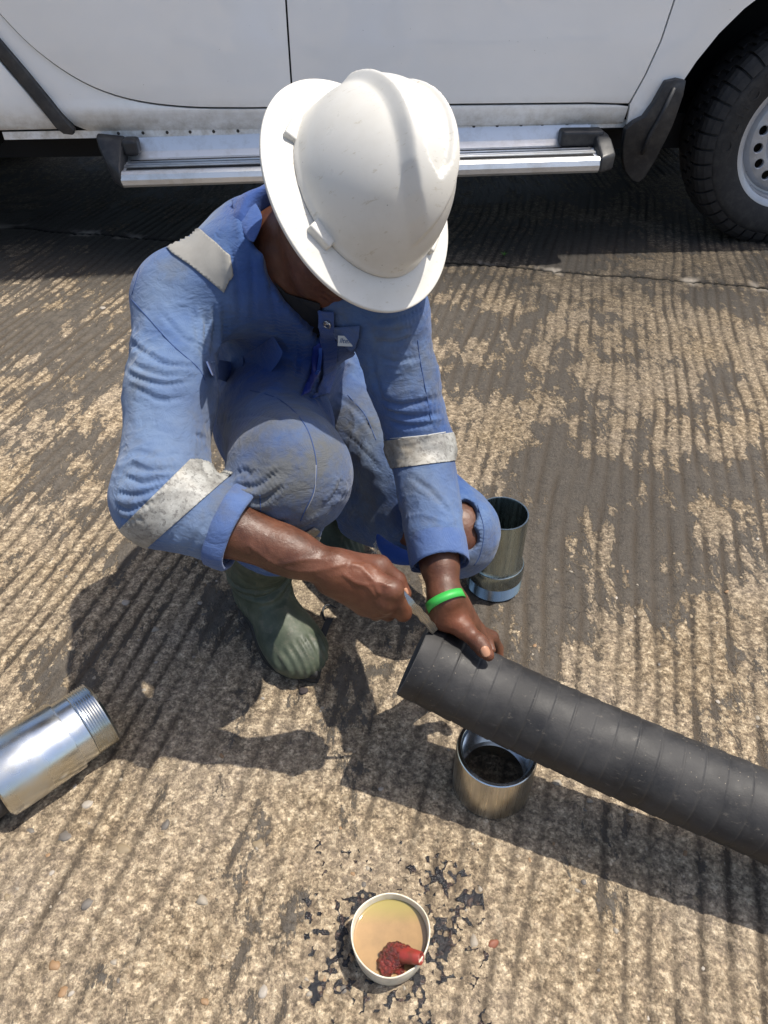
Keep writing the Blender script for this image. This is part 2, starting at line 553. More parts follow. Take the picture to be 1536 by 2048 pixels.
for _ in range(150):
    spots.append((rnd.uniform(10, 1526), rnd.uniform(1050, 2040), rnd.uniform(.0028, .0058), rnd.choice((0, 0, 1, 1, 2, 2, 0, 4, 3))))
for px, py, r, k in spots:
    g = unZ(px, py)
    o = bpy.data.objects.new('pebble', peb[k]); COL.objects.link(o); o.parent = ground
    o.location = (g[0], g[1], ground_z(g[0], g[1]) - r * .16)
    o.scale = (r, r * rnd.uniform(.6, .95), r * rnd.uniform(.4, .6))
    o.rotation_euler = (rnd.uniform(-.15, .15), rnd.uniform(-.15, .15), rnd.uniform(0, 6.28))
# ------------------------------------------------------------------ added open-sided shed roof that shades the truck and the ground before it (overhead, out of frame)
def roof_sheet(name, x0, x1, y0, y1, zr, parent, mat):
    pitch = .19
    V, Fc = [], []
    nx_ = int((x1 - x0) / (pitch / 4)) + 1
    for t in (0, .003):
        for i in range(nx_):
            x = x0 + (x1 - x0) * i / (nx_ - 1)
            zz = zr + .018 * math.sin(2 * math.pi * (x - x0) / pitch) + t
            V += [(x, y0, zz), (x, y1, zz + (y1 - y0) * .03)]
    n2 = nx_ * 2
    for i in range(nx_ - 1):
        a = i * 2
        Fc.append((a, a + 1, a + 3, a + 2)); Fc.append((n2 + a, n2 + a + 2, n2 + a + 3, n2 + a + 1))
        Fc.append((a, a + 2, n2 + a + 2, n2 + a)); Fc.append((a + 1, n2 + a + 1, n2 + a + 3, a + 3))
    return link(name, mesh(name, V, Fc), mat, parent)
zinc = Mat('zinc_sheet', rough=.55, metal=.6)
zinc.set(col=zinc.mix(zinc.ramp(zinc.noise(zinc.coord('Object'), 2.0, 5), [(.4, 0.0), (.7, .7)]), (.45, .45, .45), (.25, .20, .16)))
sunshade = empty('sunshade_roof', (4.0, 4.0, 0))
tag(sunshade, 'added corrugated zinc shed roof on steel posts standing over the white truck', 'sunshade')
tag(sunshade, kind='thing')
def loc(V): return [(v[0] - 4.0, v[1] - 4.0, v[2]) for v in V]
ZR = 4.5
o = roof_sheet('roof_sheet', -4.6, 4.4, 0.0, 2.3, ZR, sunshade, zinc.m)
co_ = np.array([v.co for v in o.data.vertices])
co_[:, 1] += 3.06 + .12 * (co_[:, 0] - 1.0) - .0          # eaves run a little askew to the truck
o.data.vertices.foreach_set('co', np.array(loc(co_)).ravel()); o.data.update()
pst = simple('painted_steel', (.10, .11, .11), .5)
for x in (-4.2, 3.9):
    y = 5.2 + .12 * (x - 1.0)
    V, Fc = boxv(x - .06, x + .06, y - .06, y + .06, 0, ZR + .06); link('post', mesh('post', loc(V), Fc), pst, sunshade, smooth=False)
for yo in (.25, 2.1):
    V, Fc = boxv(-4.5, 4.3, -.04, .04, ZR - .16, ZR - .03)
    V = [(x, y + 3.06 + yo + .12 * (x - 1.0), z_ + yo * .03) for x, y, z_ in V]
    link('purlin', mesh('purlin', loc(V), Fc), pst, sunshade, smooth=False)
# ------------------------------------------------------------------ white double-cab pickup, nose to the right
# local frame: x forward along the truck, y into the truck, z up; y = 0 is the near door skin
truck = empty('pickup_truck', (0, 2.92, 0))
truck.rotation_euler = (0, 0, R(3.0))
tag(truck, 'dirty white double-cab pickup truck parked behind the crouching worker', 'pickup truck')
paint = Mat('white_car_paint', rough=.40, coat=1.0, coatr=.03, spec=.5)
co = paint.coord('Object')
pd = paint.ramp(paint.noise(co, 3, 5, .6), [(.35, 0.0), (.75, .5)])
pc = paint.mix(pd, (.88, .89, .885), (.80, .80, .78))
specks = paint.math('MULTIPLY', paint.ramp(paint.voro(co, 34).outputs['Distance'], [(.018, 1.0), (.050, 0.0)]), paint.ramp(paint.noise(co, 12, 2), [(.50, 0.0), (.58, 1.0)]))
pc = paint.mix(paint.math('MULTIPLY', specks, .85), pc, (.10, .085, .07))
scr = paint.ramp(paint.noise(paint.coord('Object', scale=(2, 2, 40)), 9, 4, .7), [(.70, 0.0), (.74, 1.0)])
pc = paint.mix(paint.math('MULTIPLY', scr, paint.ramp(paint.noise(co, 5, 2), [(.6, 0.0), (.66, .6)])), pc, (.22, .20, .17))
geo = paint.n('SeparateXYZ', Vector=co).outputs[2]
mud = paint.math('MULTIPLY', paint.ramp(geo, [(.44, 1.0), (.56, 0.0)]), paint.ramp(paint.noise(co, 18, 5, .7), [(.38, 0.0), (.68, .8)]))
pc = paint.mix(mud, pc, (.40, .36, .29))
paint.set(col=pc, rough=paint.ramp(paint.noise(co, 30, 4), [(.3, .34), (.75, .55)]))
PAINT = paint.m
black = simple('black_backing', (.008, .008, .009), .8)
plast = Mat('black_plastic', col=(.022, .023, .026), rough=.5)
co = plast.coord('Object')
plast.set(col=plast.mix(plast.ramp(plast.noise(co, 30, 5, .7), [(.45, 0.0), (.75, .6)]), (.020, .021, .024), (.075, .072, .066)), rough=plast.ramp(plast.noise(co, 20, 3), [(.3, .38), (.7, .62)]))
PLAST = plast.m
def side_y(x, z):
    """how far the near body side stands in at a given height"""
    return float(np.interp(z, [.44, .455, .47, .505, .522, .53, .60, .72, .90, 1.08, 1.12, 1.75], [.062, .040, .030, .012, .004, .003, -.006, -.014, -.018, -.004, .012, .22]))
def panel(name, outline, parent, mat=PAINT, th=.02, y_fn=side_y, dy=0.0, cuts=None, bev=.004, step=.03):
    bm = bmesh.new()
    bm.faces.new([bm.verts.new((x, 0, z_)) for x, z_ in outline])
    zs = [p[1] for p in outline]; xs = [p[0] for p in outline]
    c = min(zs) + step
    while c < max(zs) - .004:
        bmesh.ops.bisect_plane(bm, geom=bm.verts[:] + bm.edges[:] + bm.faces[:], dist=1e-5, plane_co=(0, 0, c), plane_no=(0, 0, 1)); c += step
    for v in bm.verts: v.co.y = y_fn(v.co.x, v.co.z) + dy
    bmesh.ops.recalc_face_normals(bm, faces=bm.faces[:])
    if sum((f.normal.y for f in bm.faces)) > 0: bmesh.ops.reverse_faces(bm, faces=bm.faces[:])
    r = bmesh.ops.extrude_face_region(bm, geom=bm.faces[:])
    inner = [g for g in r['geom'] if isinstance(g, bmesh.types.BMVert)]
    for v in inner: v.co.y -= 0
    keep = set(inner)
    for v in bm.verts:
        if v not in keep: v.co.y += th
    bmesh.ops.recalc_face_normals(bm, faces=bm.faces[:])
    me = bpy.data.meshes.new(name); bm.to_mesh(me); bm.free()
    o = link(name, me, mat, parent)
    if bev: bevel(o, bev, 3, 50)
    return o
curve = [(-1.345, .95), (-1.310, .885), (-1.264, .821), (-1.195, .733), (-1.102, .652), (-.998, .594), (-.868, .556), (-.696, .536), (-.500, .531)]
curve = [tuple(p[:2]) for p in smooth_path([(x, z_, 0) for x, z_ in curve], 40)]
g = .0030
BELT = 1.10
seamx = lambda z_: -.325 - (.84 - z_) * .012
fr = [(.905, .526), (.939, .620), (.967, .725), (.982, .839), (.985, .96), (.975, BELT)]
rear_door = panel('rear_door', curve + [(seamx(.531) - g, .531), (seamx(.8) - g, .8), (seamx(BELT) - g, BELT), (-1.40, BELT)], truck)
front_door = panel('front_door', [(seamx(.531) + g, .531), (.277, .534), (.75, .533), (.86, .529)] + [(x - g, z_ + (.002 if i == 0 else 0)) for i, (x, z_) in enumerate(fr)] + [(seamx(BELT) + g, BELT), (seamx(.8) + g, .8)], truck)
V, Fc = boxv(-1.30, .97, .030, .040, .50, 1.08); link('door_backing', mesh('door_backing', V, Fc), black, truck, smooth=False)  # added black backing that blocks light coming through the door gaps
# door handles above the frame
for x in (-.62, .10):
    V, Fc = boxv(x - .09, x + .09, -.045, -.020, .985, 1.015); bevel(link('handle', mesh('handle', V, Fc), PAINT, rear_door if x < -.3 else front_door, smooth=False), .008, 3)
# rocker and the rear cab corner that sweeps up with the door
off = []
for i in range(len(curve)):
    a_, b_ = curve[max(i - 1, 0)], curve[min(i + 1, len(curve) - 1)]
    l_ = math.dist(a_, b_); off.append((curve[i][0] + (b_[1] - a_[1]) / l_ * .0065, curve[i][1] - (b_[0] - a_[0]) / l_ * .0065))
rock = off + [(-.33, .5245), (.277, .5275), (.75, .5265), (.86, .523), (.903, .518), (.905, .455), (.60, .452), (.0, .446), (-.60, .444), (-.95, .446), (-1.085, .452), (-1.125, .475), (-1.225, .645), (-1.292, .752), (-1.345, .84), (-1.395, .935)]
panel('rocker_panel', rock, truck, y_fn=lambda x, z_: float(np.interp(z_, [.44, .455, .47, .49, .506, .516, .530, .56, .60, .9], [.058, .040, .028, .016, .010, .006, .004, .006, .004, -.006])), step=.008, bev=.006)
V, Fc = [], []
strip = [(-1.435, .98), (-1.392, .915), (-1.290, .748), (-1.223, .640), (-1.150, .515), (-1.118, .468), (-1.128, .452), (-1.160, .456), (-1.182, .476), (-1.250, .600), (-1.312, .700), (-1.425, .890), (-1.470, .965)]
panel('cab_gap_gasket', strip, truck, PLAST, .03, y_fn=lambda x, z_: -.016, bev=.008, step=.05)
bed_near = [(-1.476, .955), (-1.431, .884), (-1.318, .694), (-1.256, .594), (-1.188, .470), (-1.180, .460), (-1.40, .458), (-1.54, .470), (-1.58, .62), (-1.68, .78), (-1.84, .90), (-2.05, .93), (-2.26, .90), (-2.42, .78), (-2.52, .62), (-2.56, .50), (-3.05, .52), (-3.10, .60), (-3.10, 1.16), (-1.53, 1.16), (-1.53, 1.04)]
panel('bed_side', bed_near, truck, bev=.006)
# front fender with the wheel arch
WX, WZ, AR = 1.62, .392, .575
fend = [(x + g, z_) for x, z_ in fr] + [(1.0, BELT), (2.30, 1.02), (2.50, .92), (2.52, .60), (WX + AR * .96, .55)]
for k in range(15):
    a = R(16 + (152 - 16) * k / 14)
    fend.append((WX + AR * math.cos(a), WZ + AR * math.sin(a)))
fend += [(1.078, .590), (1.035, .500), (.985, .470), (.912, .456), (.909, .515)]
panel('front_fender', fend, truck, y_fn=lambda x, z_: side_y(x, max(z_, .535)) + .002, bev=.005)
# pinch-weld strip with drain plugs
V, Fc = boxv(-1.40, .92, .046, .052, .432, .458)
V = [(x, y, z_ + .012 * (x + .3) * .5) for x, y, z_ in V]
weld = link('pinch_weld', mesh('pinch_weld', V, Fc), PAINT, truck, smooth=False)
hole = simple('drain_hole', (.05, .045, .04), .8)
pv, pf = lathe([(0, .0022), (.0050, .0020), (.0058, 0)], 12)
pme_ = mesh('drain_plug', [(v[0], -v[2], v[1]) for v in pv], pf)
for k in range(21):
    o = link('drain_plug', pme_, hole, weld); x = -.98 + k * .088 + rnd.uniform(-.004, .004)
    o.location = (x, .0455, .446 + .006 * (x + .3))
# running board
alu = Mat('brushed_aluminium', col=(.66, .67, .68), rough=.34, metal=.65)
co = alu.coord('Object', scale=(1, 30, 30))
alu.set(rough=alu.ramp(alu.noise(co, 14, 4), [(.3, .30), (.7, .46)]), col=alu.mix(alu.ramp(alu.noise(alu.coord('Object'), 9, 5, .7), [(.5, 0.0), (.75, .6)]), (.70, .71, .72), (.40, .37, .32)))
prof = [(.050, .438), (.044, .440), (.020, .398), (.000, .380), (-.030, .372), (-.033, .377), (-.044, .377), (-.047, .371), (-.060, .370), (-.063, .376), (-.078, .376), (-.081, .370), (-.090, .369), (-.093, .364), (-.098, .369), (-.102, .363), (-.107, .368),
        (-.111, .366), (-.116, .370), (-.130, .370), (-.142, .362), (-.148, .345), (-.146, .328), (-.136, .318), (-.122, .316), (-.118, .322), (.050, .345)]
def board(x0, x1, nseg, prof):
    V, Fc = [], []
    m_ = len(prof)
    for i in range(nseg + 1):
        x = x0 + (x1 - x0) * i / nseg
        for y, z_ in prof: V.append((x, y, z_ + .015 * (x + .1)))
    for i in range(nseg):
        for k in range(m_):
            l = (k + 1) % m_
            Fc.append((i * m_ + k, (i + 1) * m_ + k, (i + 1) * m_ + l, i * m_ + l))
    Fc.append(tuple(range(m_))); Fc.append(tuple(nseg * m_ + k for k in range(m_ - 1, -1, -1)))
    return V, Fc
V, Fc = board(-.955, .785, 6, prof)
rb = link('running_board', mesh('running_board', V, Fc), alu.m, truck, smooth=False)
for x in (-.80, -.2, .35, .60):
    V, Fc = lathe([(0, .002), (.004, .0015), (.0045, 0)], 10)
    link('screw', mesh('screw', [(v[0] + x, v[1] - .015, v[2] + .378 + .015 * (x + .1)) for v in V], Fc), simple('screw_steel', (.5, .5, .5), .3, metal=1.0), rb)
tread = simple('groove_black', (.020, .020, .021), .7)
for y0_, y1_, z_ in ((-.0600, -.0465, .3722), (-.0300, -.0180, .3785), (-.1100, -.0815, .3700), (-.0905, -.0840, .3712)):  # black strips set along the board as its dark grooves
    V, Fc = boxv(-.94, .77, y0_, y1_, z_ - .006, z_)
    V = [(x, y, zz + .015 * (x + .1)) for x, y, zz in V]
    link('groove_strip', mesh('groove_strip', V, Fc), tread, rb, smooth=False)
for y0_ in (-.0435, -.0785, -.1000):
    V, Fc = tube([(-.945, y0_, .3772 + .015 * -.845), (.775, y0_, .3772 + .015 * .875)], .0042, 8)
    link('step_rib', mesh('step_rib', V, Fc), alu.m, rb)
# moulded end caps
def endcap(pts0, pts1, name='end_cap'):
    V = [(p[0], p[1], p[2]) for p in pts0 + pts1]; n_ = len(pts0)
    Fc = [(k, (k + 1) % n_, n_ + (k + 1) % n_, n_ + k) for k in range(n_)] + [tuple(range(n_ - 1, -1, -1)), tuple(n_ + k for k in range(n_))]
    o = link(name, mesh(name, V, Fc), PLAST, rb)
    bevel(o, .010, 3, 30)
sec = lambda x, zo, d: [(x, .03, .452 + zo), (x, -.02, .450 + zo), (x, -.060 * d - .02, .412 + zo), (x, -.130 * d - .02, .374 + zo), (x, -.134 * d - .02, .318 + zo), (x, -.08, .298 + zo), (x, .03, .330 + zo)]
endcap(sec(-.952, -.013, 1.0), [(-1.055, .03, .450), (-1.050, -.015, .448), (-1.040, -.035, .420), (-1.020, -.075, .385), (-.995, -.110, .320), (-1.0, -.05, .290), (-1.04, .03, .340)])
endcap([(.786, .03, .440), (.786, -.02, .438), (.786, -.055, .425), (.786, -.150, .385), (.786, -.152, .330), (.786, -.08, .320), (.786, .03, .340)],
       [(.83, .03, .440), (.835, -.02, .436), (.845, -.060, .425), (.848, -.120, .392), (.845, -.125, .336), (.835, -.06, .325), (.83, .03, .340)])
V, Fc = boxv(.66, .82, -.035, .03, .392, .448); bevel(link('step_bracket', mesh('step_bracket', V, Fc), PLAST, rb, smooth=False), .012, 3)
V, Fc = boxv(-.955, -.90, -.045, .02, .385, .440); bevel(link('step_bracket', mesh('step_bracket', V, Fc), PLAST, rb, smooth=False), .012, 3)
# mud flap behind the front wheel
flap = [(1.010, .604), (1.050, .612), (1.083, .606), (1.086, .560), (1.074, .456), (1.052, .325), (1.030, .262), (1.010, .246), (.985, .254), (.945, .290), (.920, .345), (.905, .400), (.900, .450), (.925, .474), (.958, .490), (.985, .535)]
fl = panel('mud_flap', flap, truck, PLAST, .035, y_fn=lambda x, z_: -.030 + .05 * ss(.50, .25, np.array(z_)) * 1.0, bev=.010, step=.04)
V, Fc = tube([(1.045, -.032, .585), (1.020, -.034, .50), (.995, -.030, .43), (.985, -.018, .36)], .008, 8); link('flap_rib', mesh('flap_rib', V, Fc), PLAST, fl)
# wheel arch liner, floor pan, chassis: what keeps the underside dark
liner = simple('arch_liner', (.010, .010, .011), .85)
for cx in (WX, -2.05):
    V, Fc = [], []
    for i in range(25):
        a = math.pi * i / 24
        for y in (.03, .62):
            V.append((cx + .585 * math.cos(a), y, WZ + .585 * math.sin(a)))
            V.append((cx + .600 * math.cos(a), y, WZ + .600 * math.sin(a)))
    for i in range(24):
        b = i * 4
        Fc += [(b, b + 2, b + 6, b + 4), (b + 1, b + 5, b + 7, b + 3)]
    cen = len(V)
    for i in range(25):
        a = math.pi * i / 24; V.append((cx + .6 * math.cos(a), .62, WZ + .6 * math.sin(a)))
    V.append((cx - .6, .62, .30)); V.append((cx + .6, .62, .30))
    Fc.append(tuple(range(cen, cen + 25)) + (cen + 25, cen + 26))
    link('arch_liner', mesh('arch_liner', V, Fc), liner, truck)
V, Fc = boxv(-3.0, 2.3, .30, 1.40, .30, .43); link('chassis', mesh('chassis', V, Fc), liner, truck, smooth=False)
V, Fc = boxv(-1.35, 1.02, .06, 1.66, .43, .47); link('floor_pan', mesh('floor_pan', V, Fc), liner, truck, smooth=False)
# upper works, out of frame but there: cab, glass, bonnet, load bed, far side
WID = 1.74
def loft(name, secs, mat, parent=truck, bev=.0):
    V, Fc = [], []
    n_ = len(secs[0])
    for s_ in secs: V += s_
    for i in range(len(secs) - 1):
        for k in range(n_):
            l = (k + 1) % n_
            Fc.append((i * n_ + k, i * n_ + l, (i + 1) * n_ + l, (i + 1) * n_ + k))
    Fc.append(tuple(range(n_ - 1, -1, -1))); Fc.append(tuple((len(secs) - 1) * n_ + k for k in range(n_)))
    o = link(name, mesh(name, V, Fc), mat, parent, smooth=False)
    if bev: bevel(o, bev, 4, 30)
    return o
prof_c = lambda y: [(-1.50, y, BELT + .002), (1.02, y, BELT + .002), (.42, y, 1.74), (.10, y, 1.80), (-1.05, y, 1.78), (-1.32, y, 1.62)]
sh = lambda P, cx, k, y: [((x - cx) * k + cx, y, z_) for x, _, z_ in P]
loft('cab_roof', [sh(prof_c(0), -.2, .0 + 1, .03), [(x * .97, .22 if z_ > 1.3 else .03, z_) for x, _, z_ in prof_c(0)], [(x * .97, WID - .22 if z_ > 1.3 else WID - .03, z_) for x, _, z_ in prof_c(0)], sh(prof_c(0), -.2, 1, WID - .03)], PAINT)
glass = simple('tinted_glass', (.01, .012, .014), .05, coat=1.0)
for pts in ([(-.28, 1.13), (.82, 1.13), (.36, 1.66), (-.26, 1.70)], [(-.38, 1.13), (-1.36, 1.13), (-1.12, 1.62), (-.38, 1.70)]):
    for far in (0, 1):
        V = [(x, (.022 + (z_ - 1.1) * .30) if not far else WID - (.022 + (z_ - 1.1) * .30), z_) for x, z_ in pts]
        V2 = [(x, y + (.012 if not far else -.012), z_) for x, y, z_ in V]
        Fc = [(0, 1, 2, 3), (7, 6, 5, 4)] + [(k, (k + 1) % 4, 4 + (k + 1) % 4, 4 + k) for k in range(4)]
        link('side_window', mesh('side_window', V + V2, Fc), glass, truck, smooth=False)
V, Fc = [(1.045, .12, 1.12), (1.045, WID - .12, 1.12), (.46, WID - .30, 1.72), (.46, .30, 1.72)], [(0, 1, 2, 3)]
o = link('windscreen', mesh('windscreen', V, Fc), glass, truck, smooth=False); o.modifiers.new('t', 'SOLIDIFY').thickness = .012
loft('bonnet', [[(.99, .03, 1.0), (.99, .03, BELT), (.99, WID - .03, BELT), (.99, WID - .03, 1.0)], [(2.28, .06, .985), (2.28, .06, 1.015), (2.28, WID - .06, 1.015), (2.28, WID - .06, .985)], [(2.52, .14, .55), (2.52, .14, .90), (2.52, WID - .14, .90), (2.52, WID - .14, .55)]], PAINT, bev=.03)
loft('bumper', [[(2.45, .05, .35), (2.45, .05, .58), (2.45, WID - .05, .58), (2.45, WID - .05, .35)], [(2.62, .16, .38), (2.62, .16, .56), (2.62, WID - .16, .56), (2.62, WID - .16, .38)]], PAINT, bev=.03)
for yy in (.12, WID - .42):
    V, Fc = boxv(2.46, 2.54, yy, yy + .30, .70, .86); bevel(link('headlight', mesh('headlight', V, Fc), simple('headlight_glass', (.6, .6, .6), .1), truck, smooth=False), .03, 3)
for y0, y1 in ((WID - .04, WID - .01),):
    V, Fc = boxv(-3.10, 2.3, y0, y1, .50, BELT); link('far_side', mesh('far_side', V, Fc), PAINT, truck, smooth=False)
V, Fc = boxv(-3.08, -1.52, .05, WID - .05, .62, .70); link('bed_floor', mesh('bed_floor', V, Fc), PAINT, truck, smooth=False)
V, Fc = boxv(-3.12, -3.06, .05, WID - .05, .55, 1.16); bevel(link('tailgate', mesh('tailgate', V, Fc), PAINT, truck, smooth=False), .02, 3)
V, Fc = boxv(-1.55, -1.50, .05, WID - .05, .62, 1.16); link('bed_headboard', mesh('bed_headboard', V, Fc), PAINT, truck, smooth=False)

# ---- wheel: tyre with tread blocks, steel rim with round holes
tyre_m = Mat('tyre_rubber', col=(.017, .017, .018), rough=.72)
co = tyre_m.coord('Object')
tyre_m.set(col=tyre_m.mix(tyre_m.ramp(tyre_m.noise(co, 26, 5, .7), [(.45, 0.0), (.75, .65)]), (.013, .013, .014), (.050, .047, .043)), normal=tyre_m.bump(tyre_m.noise(co, 140, 3), .2, .002))
rim_m = Mat('grey_steel_rim', rough=.38, metal=.35)
co = rim_m.coord('Object')
rc = rim_m.mix(rim_m.ramp(rim_m.noise(co, 8, 5, .7), [(.45, 0.0), (.75, .5)]), (.42, .44, .47), (.28, .28, .28))
rim_m.set(col=rim_m.mix(rim_m.ramp(rim_m.noise(co, 45, 4, .8), [(.66, 0.0), (.71, 1.0)]), rc, (.035, .028, .024)))
RT = .404
def wheel(cx, cy, sgn):
    w_ = empty('wheel', (cx, cy, WZ)); w_.parent = truck
    # local z = outward axis; build around z then turn so that z points to -y (near side) or +y
    rotm = Matrix.Rotation(R(90) * sgn, 4, 'X')
    T = lambda V: [rotm @ Vector(v) for v in V]
    tp = [(.236, -.02), (.240, -.004), (.250, .004), (.275, .012), (.310, .017), (.335, .016), (.352, .010), (.356, .004), (.368, -.002), (.378, -.010), (.388, -.020), (.392, -.045), (.393, -.13), (.392, -.215), (.385, -.245), (.352, -.268), (.29, -.272), (.236, -.24)]
    V, Fc = lathe(tp, 96, True)
    ty = link('tyre', mesh('tyre', T(V), Fc), tyre_m.m, w_)
    # tread blocks
    bl = []
    nb_ = 44
    def blockmesh(kind):
        if kind == 0:   # shoulder block wraps on to the sidewall
            sec_ = [(.352, .016), (.378, .006), (.396, -.012), (.404, -.030), (.404, -.064), (.386, -.064), (.380, -.02), (.352, .004)]
        elif kind == 1:
            sec_ = [(.404, -.070), (.404, -.115), (.386, -.115), (.386, -.070)]
        else:
            sec_ = [(.404, -.121), (.404, -.170), (.386, -.170), (.386, -.121)]
        return sec_
    for kind in (0, 1, 2):
        sec_ = blockmesh(kind)
        half = math.pi / nb_ * (.84 if kind == 0 else .80)
        V, Fc = [], []; m_ = len(sec_)
        for ia, a in enumerate((-half, -half * .33, half * .33, half)):
            sk = (0, .012, -.006, 0)[ia] if kind else (0, .0, .0, 0)[ia]
            for r_, z_ in sec_: V.append((r_ * math.cos(a), r_ * math.sin(a), z_ + sk))
        for i in range(3):
            for k in range(m_):
                l = (k + 1) % m_
                Fc.append((i * m_ + k, (i + 1) * m_ + k, (i + 1) * m_ + l, i * m_ + l))
        Fc.append(tuple(range(m_))); Fc.append(tuple(3 * m_ + k for k in range(m_ - 1, -1, -1)))
        bme = mesh('tread_block', V, Fc)
        bme.materials.append(tyre_m.m)
        for k in range(nb_):
            o = bpy.data.objects.new('tread_block', bme); COL.objects.link(o); o.parent = ty
            a = 2 * math.pi * (k + .5 * (kind % 2)) / nb_
            o.matrix_local = rotm @ Matrix.Rotation(a, 4, 'Z')
    # second sidewall lug row
    V, Fc = [], []
    for r_ in (.322, .336, .350):
        pass
    # rim: flange and barrel, then the disc with its ring of round holes
    rp = [(.232, -.10), (.222, -.03), (.226, -.008), (.240, .002), (.250, .004), (.2515, .0), (.248, -.004), (.236, -.012), (.226, -.022), (.216, -.036), (.212, -.050), (.205, -.052), (.196, -.040), (.188, -.033)]
    rin = [(.128, -.031), (.120, -.036), (.112, -.050), (.060, -.052), (.058, -.030), (.050, -.022), (0, -.022)]
    V, Fc = lathe(rp, 128)
    V2, F2 = lathe(rin, 128)
    Fc = Fc + [tuple(k + len(V) for k in f) for f in F2]; V = V + V2
    NH, ro, ri, rc_, rh = 16, .188, .128, .158, .0172
    zd = lambda r_: float(np.interp(r_, [.128, .14, .176, .188], [-.031, -.028, -.030, -.033]))
    for k in range(NH):
        a0, a1 = 2 * math.pi * k / NH, 2 * math.pi * (k + 1) / NH
        am = (a0 + a1) / 2
        bd = [(ro, a0 + (a1 - a0) * i / 8) for i in range(8)] + [(ro + (ri - ro) * i / 6, a1) for i in range(6)] + [(ri, a1 + (a0 - a1) * i / 8) for i in range(8)] + [(ri + (ro - ri) * i / 6, a0) for i in range(6)]
        cxh, cyh = rc_ * math.cos(am), rc_ * math.sin(am)
        o_ = len(V); n_ = len(bd)
        for r_, a in bd: V.append((r_ * math.cos(a), r_ * math.sin(a), zd(r_)))
        for r_, a in bd:
            x_, y_ = r_ * math.cos(a) - cxh, r_ * math.sin(a) - cyh
            l_ = math.hypot(x_, y_); V.append((cxh + x_ / l_ * (rh + .0025), cyh + y_ / l_ * (rh + .0025), -.0285))
        for r_, a in bd:
            x_, y_ = r_ * math.cos(a) - cxh, r_ * math.sin(a) - cyh
            l_ = math.hypot(x_, y_); V.append((cxh + x_ / l_ * rh, cyh + y_ / l_ * rh, -.031))
        for r_, a in bd:
            x_, y_ = r_ * math.cos(a) - cxh, r_ * math.sin(a) - cyh
            l_ = math.hypot(x_, y_); V.append((cxh + x_ / l_ * rh, cyh + y_ / l_ * rh, -.042))
        for q in range(n_):
            u_ = (q + 1) % n_
            for lv in range(3):
                Fc.append((o_ + lv * n_ + q, o_ + (lv + 1) * n_ + q, o_ + (lv + 1) * n_ + u_, o_ + lv * n_ + u_))
    rim = link('rim', mesh('rim', T(V), Fc), rim_m.m, w_)
    rim.data.set_sharp_from_angle(angle=R(40))
    V, Fc = lathe([(.22, -.09), (.0, -.09)], 48); link('brake_drum', mesh('brake_drum', T(V), Fc), simple('rusty_drum', (.05, .04, .03), .8), w_)
    for k in range(6):
        a = 2 * math.pi * k / 6
        V, Fc = lathe([(0, .012), (.008, .011), (.0105, .006), (.0105, -.006)], 6)
        V = [Matrix.Rotation(a, 4, 'Z') @ Vector((v[0] + .082, v[1], v[2] - .045)) for v in V]
        link('wheel_nut', mesh('wheel_nut', T(V), Fc), simple('nut_steel', (.3, .28, .26), .4, metal=1.0), rim, smooth=False)
    return w_, ty, rotm
bpy.context.view_layer.update()
wf, tyf, rotm = wheel(WX, .012, 1)
wheel(-2.05, .012, 1)
wheel(WX, WID - .012, -1)
wheel(-2.05, WID - .012, -1)
# moulded sidewall lettering on the near front tyre
word = 'OLHOSO'
for k, ch in enumerate(word):
    me = text_mesh(ch, .062, .0012)
    a = R(182 - k * 11.5)
    Mx = rotm @ Matrix.Rotation(a, 4, 'Z') @ Matrix.Translation((.303, 0, .0160)) @ Matrix.Rotation(R(-90), 4, 'Z')
    o = link('sidewall_letter', me, tyre_m.m, tyf, smooth=False); o.matrix_local = Mx
# ------------------------------------------------------------------ the crouching person: joints in metres
A = np.array
unD_ = unD
RS, LS = unD(360, 602, 1.11), unD(770, 622, 1.07)
RE, LE = unD(323, 1000, .985), unD(842, 893, 1.155)
RW, LW = unD(652, 1134, .985), unD(890, 1196, 1.05)
RH, LH = A([-.26, 1.29, .365]), A([-.115, 1.32, .315])
RK, LK = unD(580, 940, 1.052), unD(908, 1066, 1.30)
RA, LA = A([-.24, .966, .12]), A([-.15, 1.225, .12])
PEL = (RH + LH) / 2
NECK = A([-.135, 1.055, .742])
nrm = lambda v: A(v) / np.linalg.norm(v)
SD = nrm(LS - RS)                                   # shoulder line
TD = nrm(NECK - PEL); TD = nrm(TD - SD * (TD @ SD))   # up the spine
FD = nrm(np.cross(TD, SD))                          # front or back
if FD[1] > 0: FD = -FD
HU = nrm([.5545, -.4937, .670])                       # hard hat: up
HF = A([.2479, -.6708, -.6990]); HF = nrm(HF - HU * (HF @ HU))   # hard hat: forward
HR = np.cross(HF, HU)                               # to the wearer's right
HC = A([-.0274, .9744, .8252])                      # centre of the brim
HEAD = HC - HU * .035
lerp = lambda a, b, t: a + (b - a) * t

def torso(F, e):
    """trunk shared by skin (e=0) and garment (e>0)"""
    for t, back, hw, hd, hl, sh_ in ((.02, .0, .138, .120, .12, -.020), (.30, .02, .108, .108, .13, -.032), (.56, .03, .140, .108, .11, -.006), (.76, .025, .148, .100, .11, -.004)):
        c = lerp(PEL, NECK, t) - FD * back + SD * sh_
        F.put(ell(c, (hw + e, hd + e, hl + e), (SD, FD, TD)), .06)
    for sh in (RS, LS):
        F.put(cap(lerp(NECK, sh, .15) - TD * .040, sh - TD * .004, .056 + e, .052 + e), .05)
    for hp in (RH, LH):
        F.put(ell(hp - FD * .05 - TD * .02, (.09 + e, .09 + e, .10 + e)), .05)

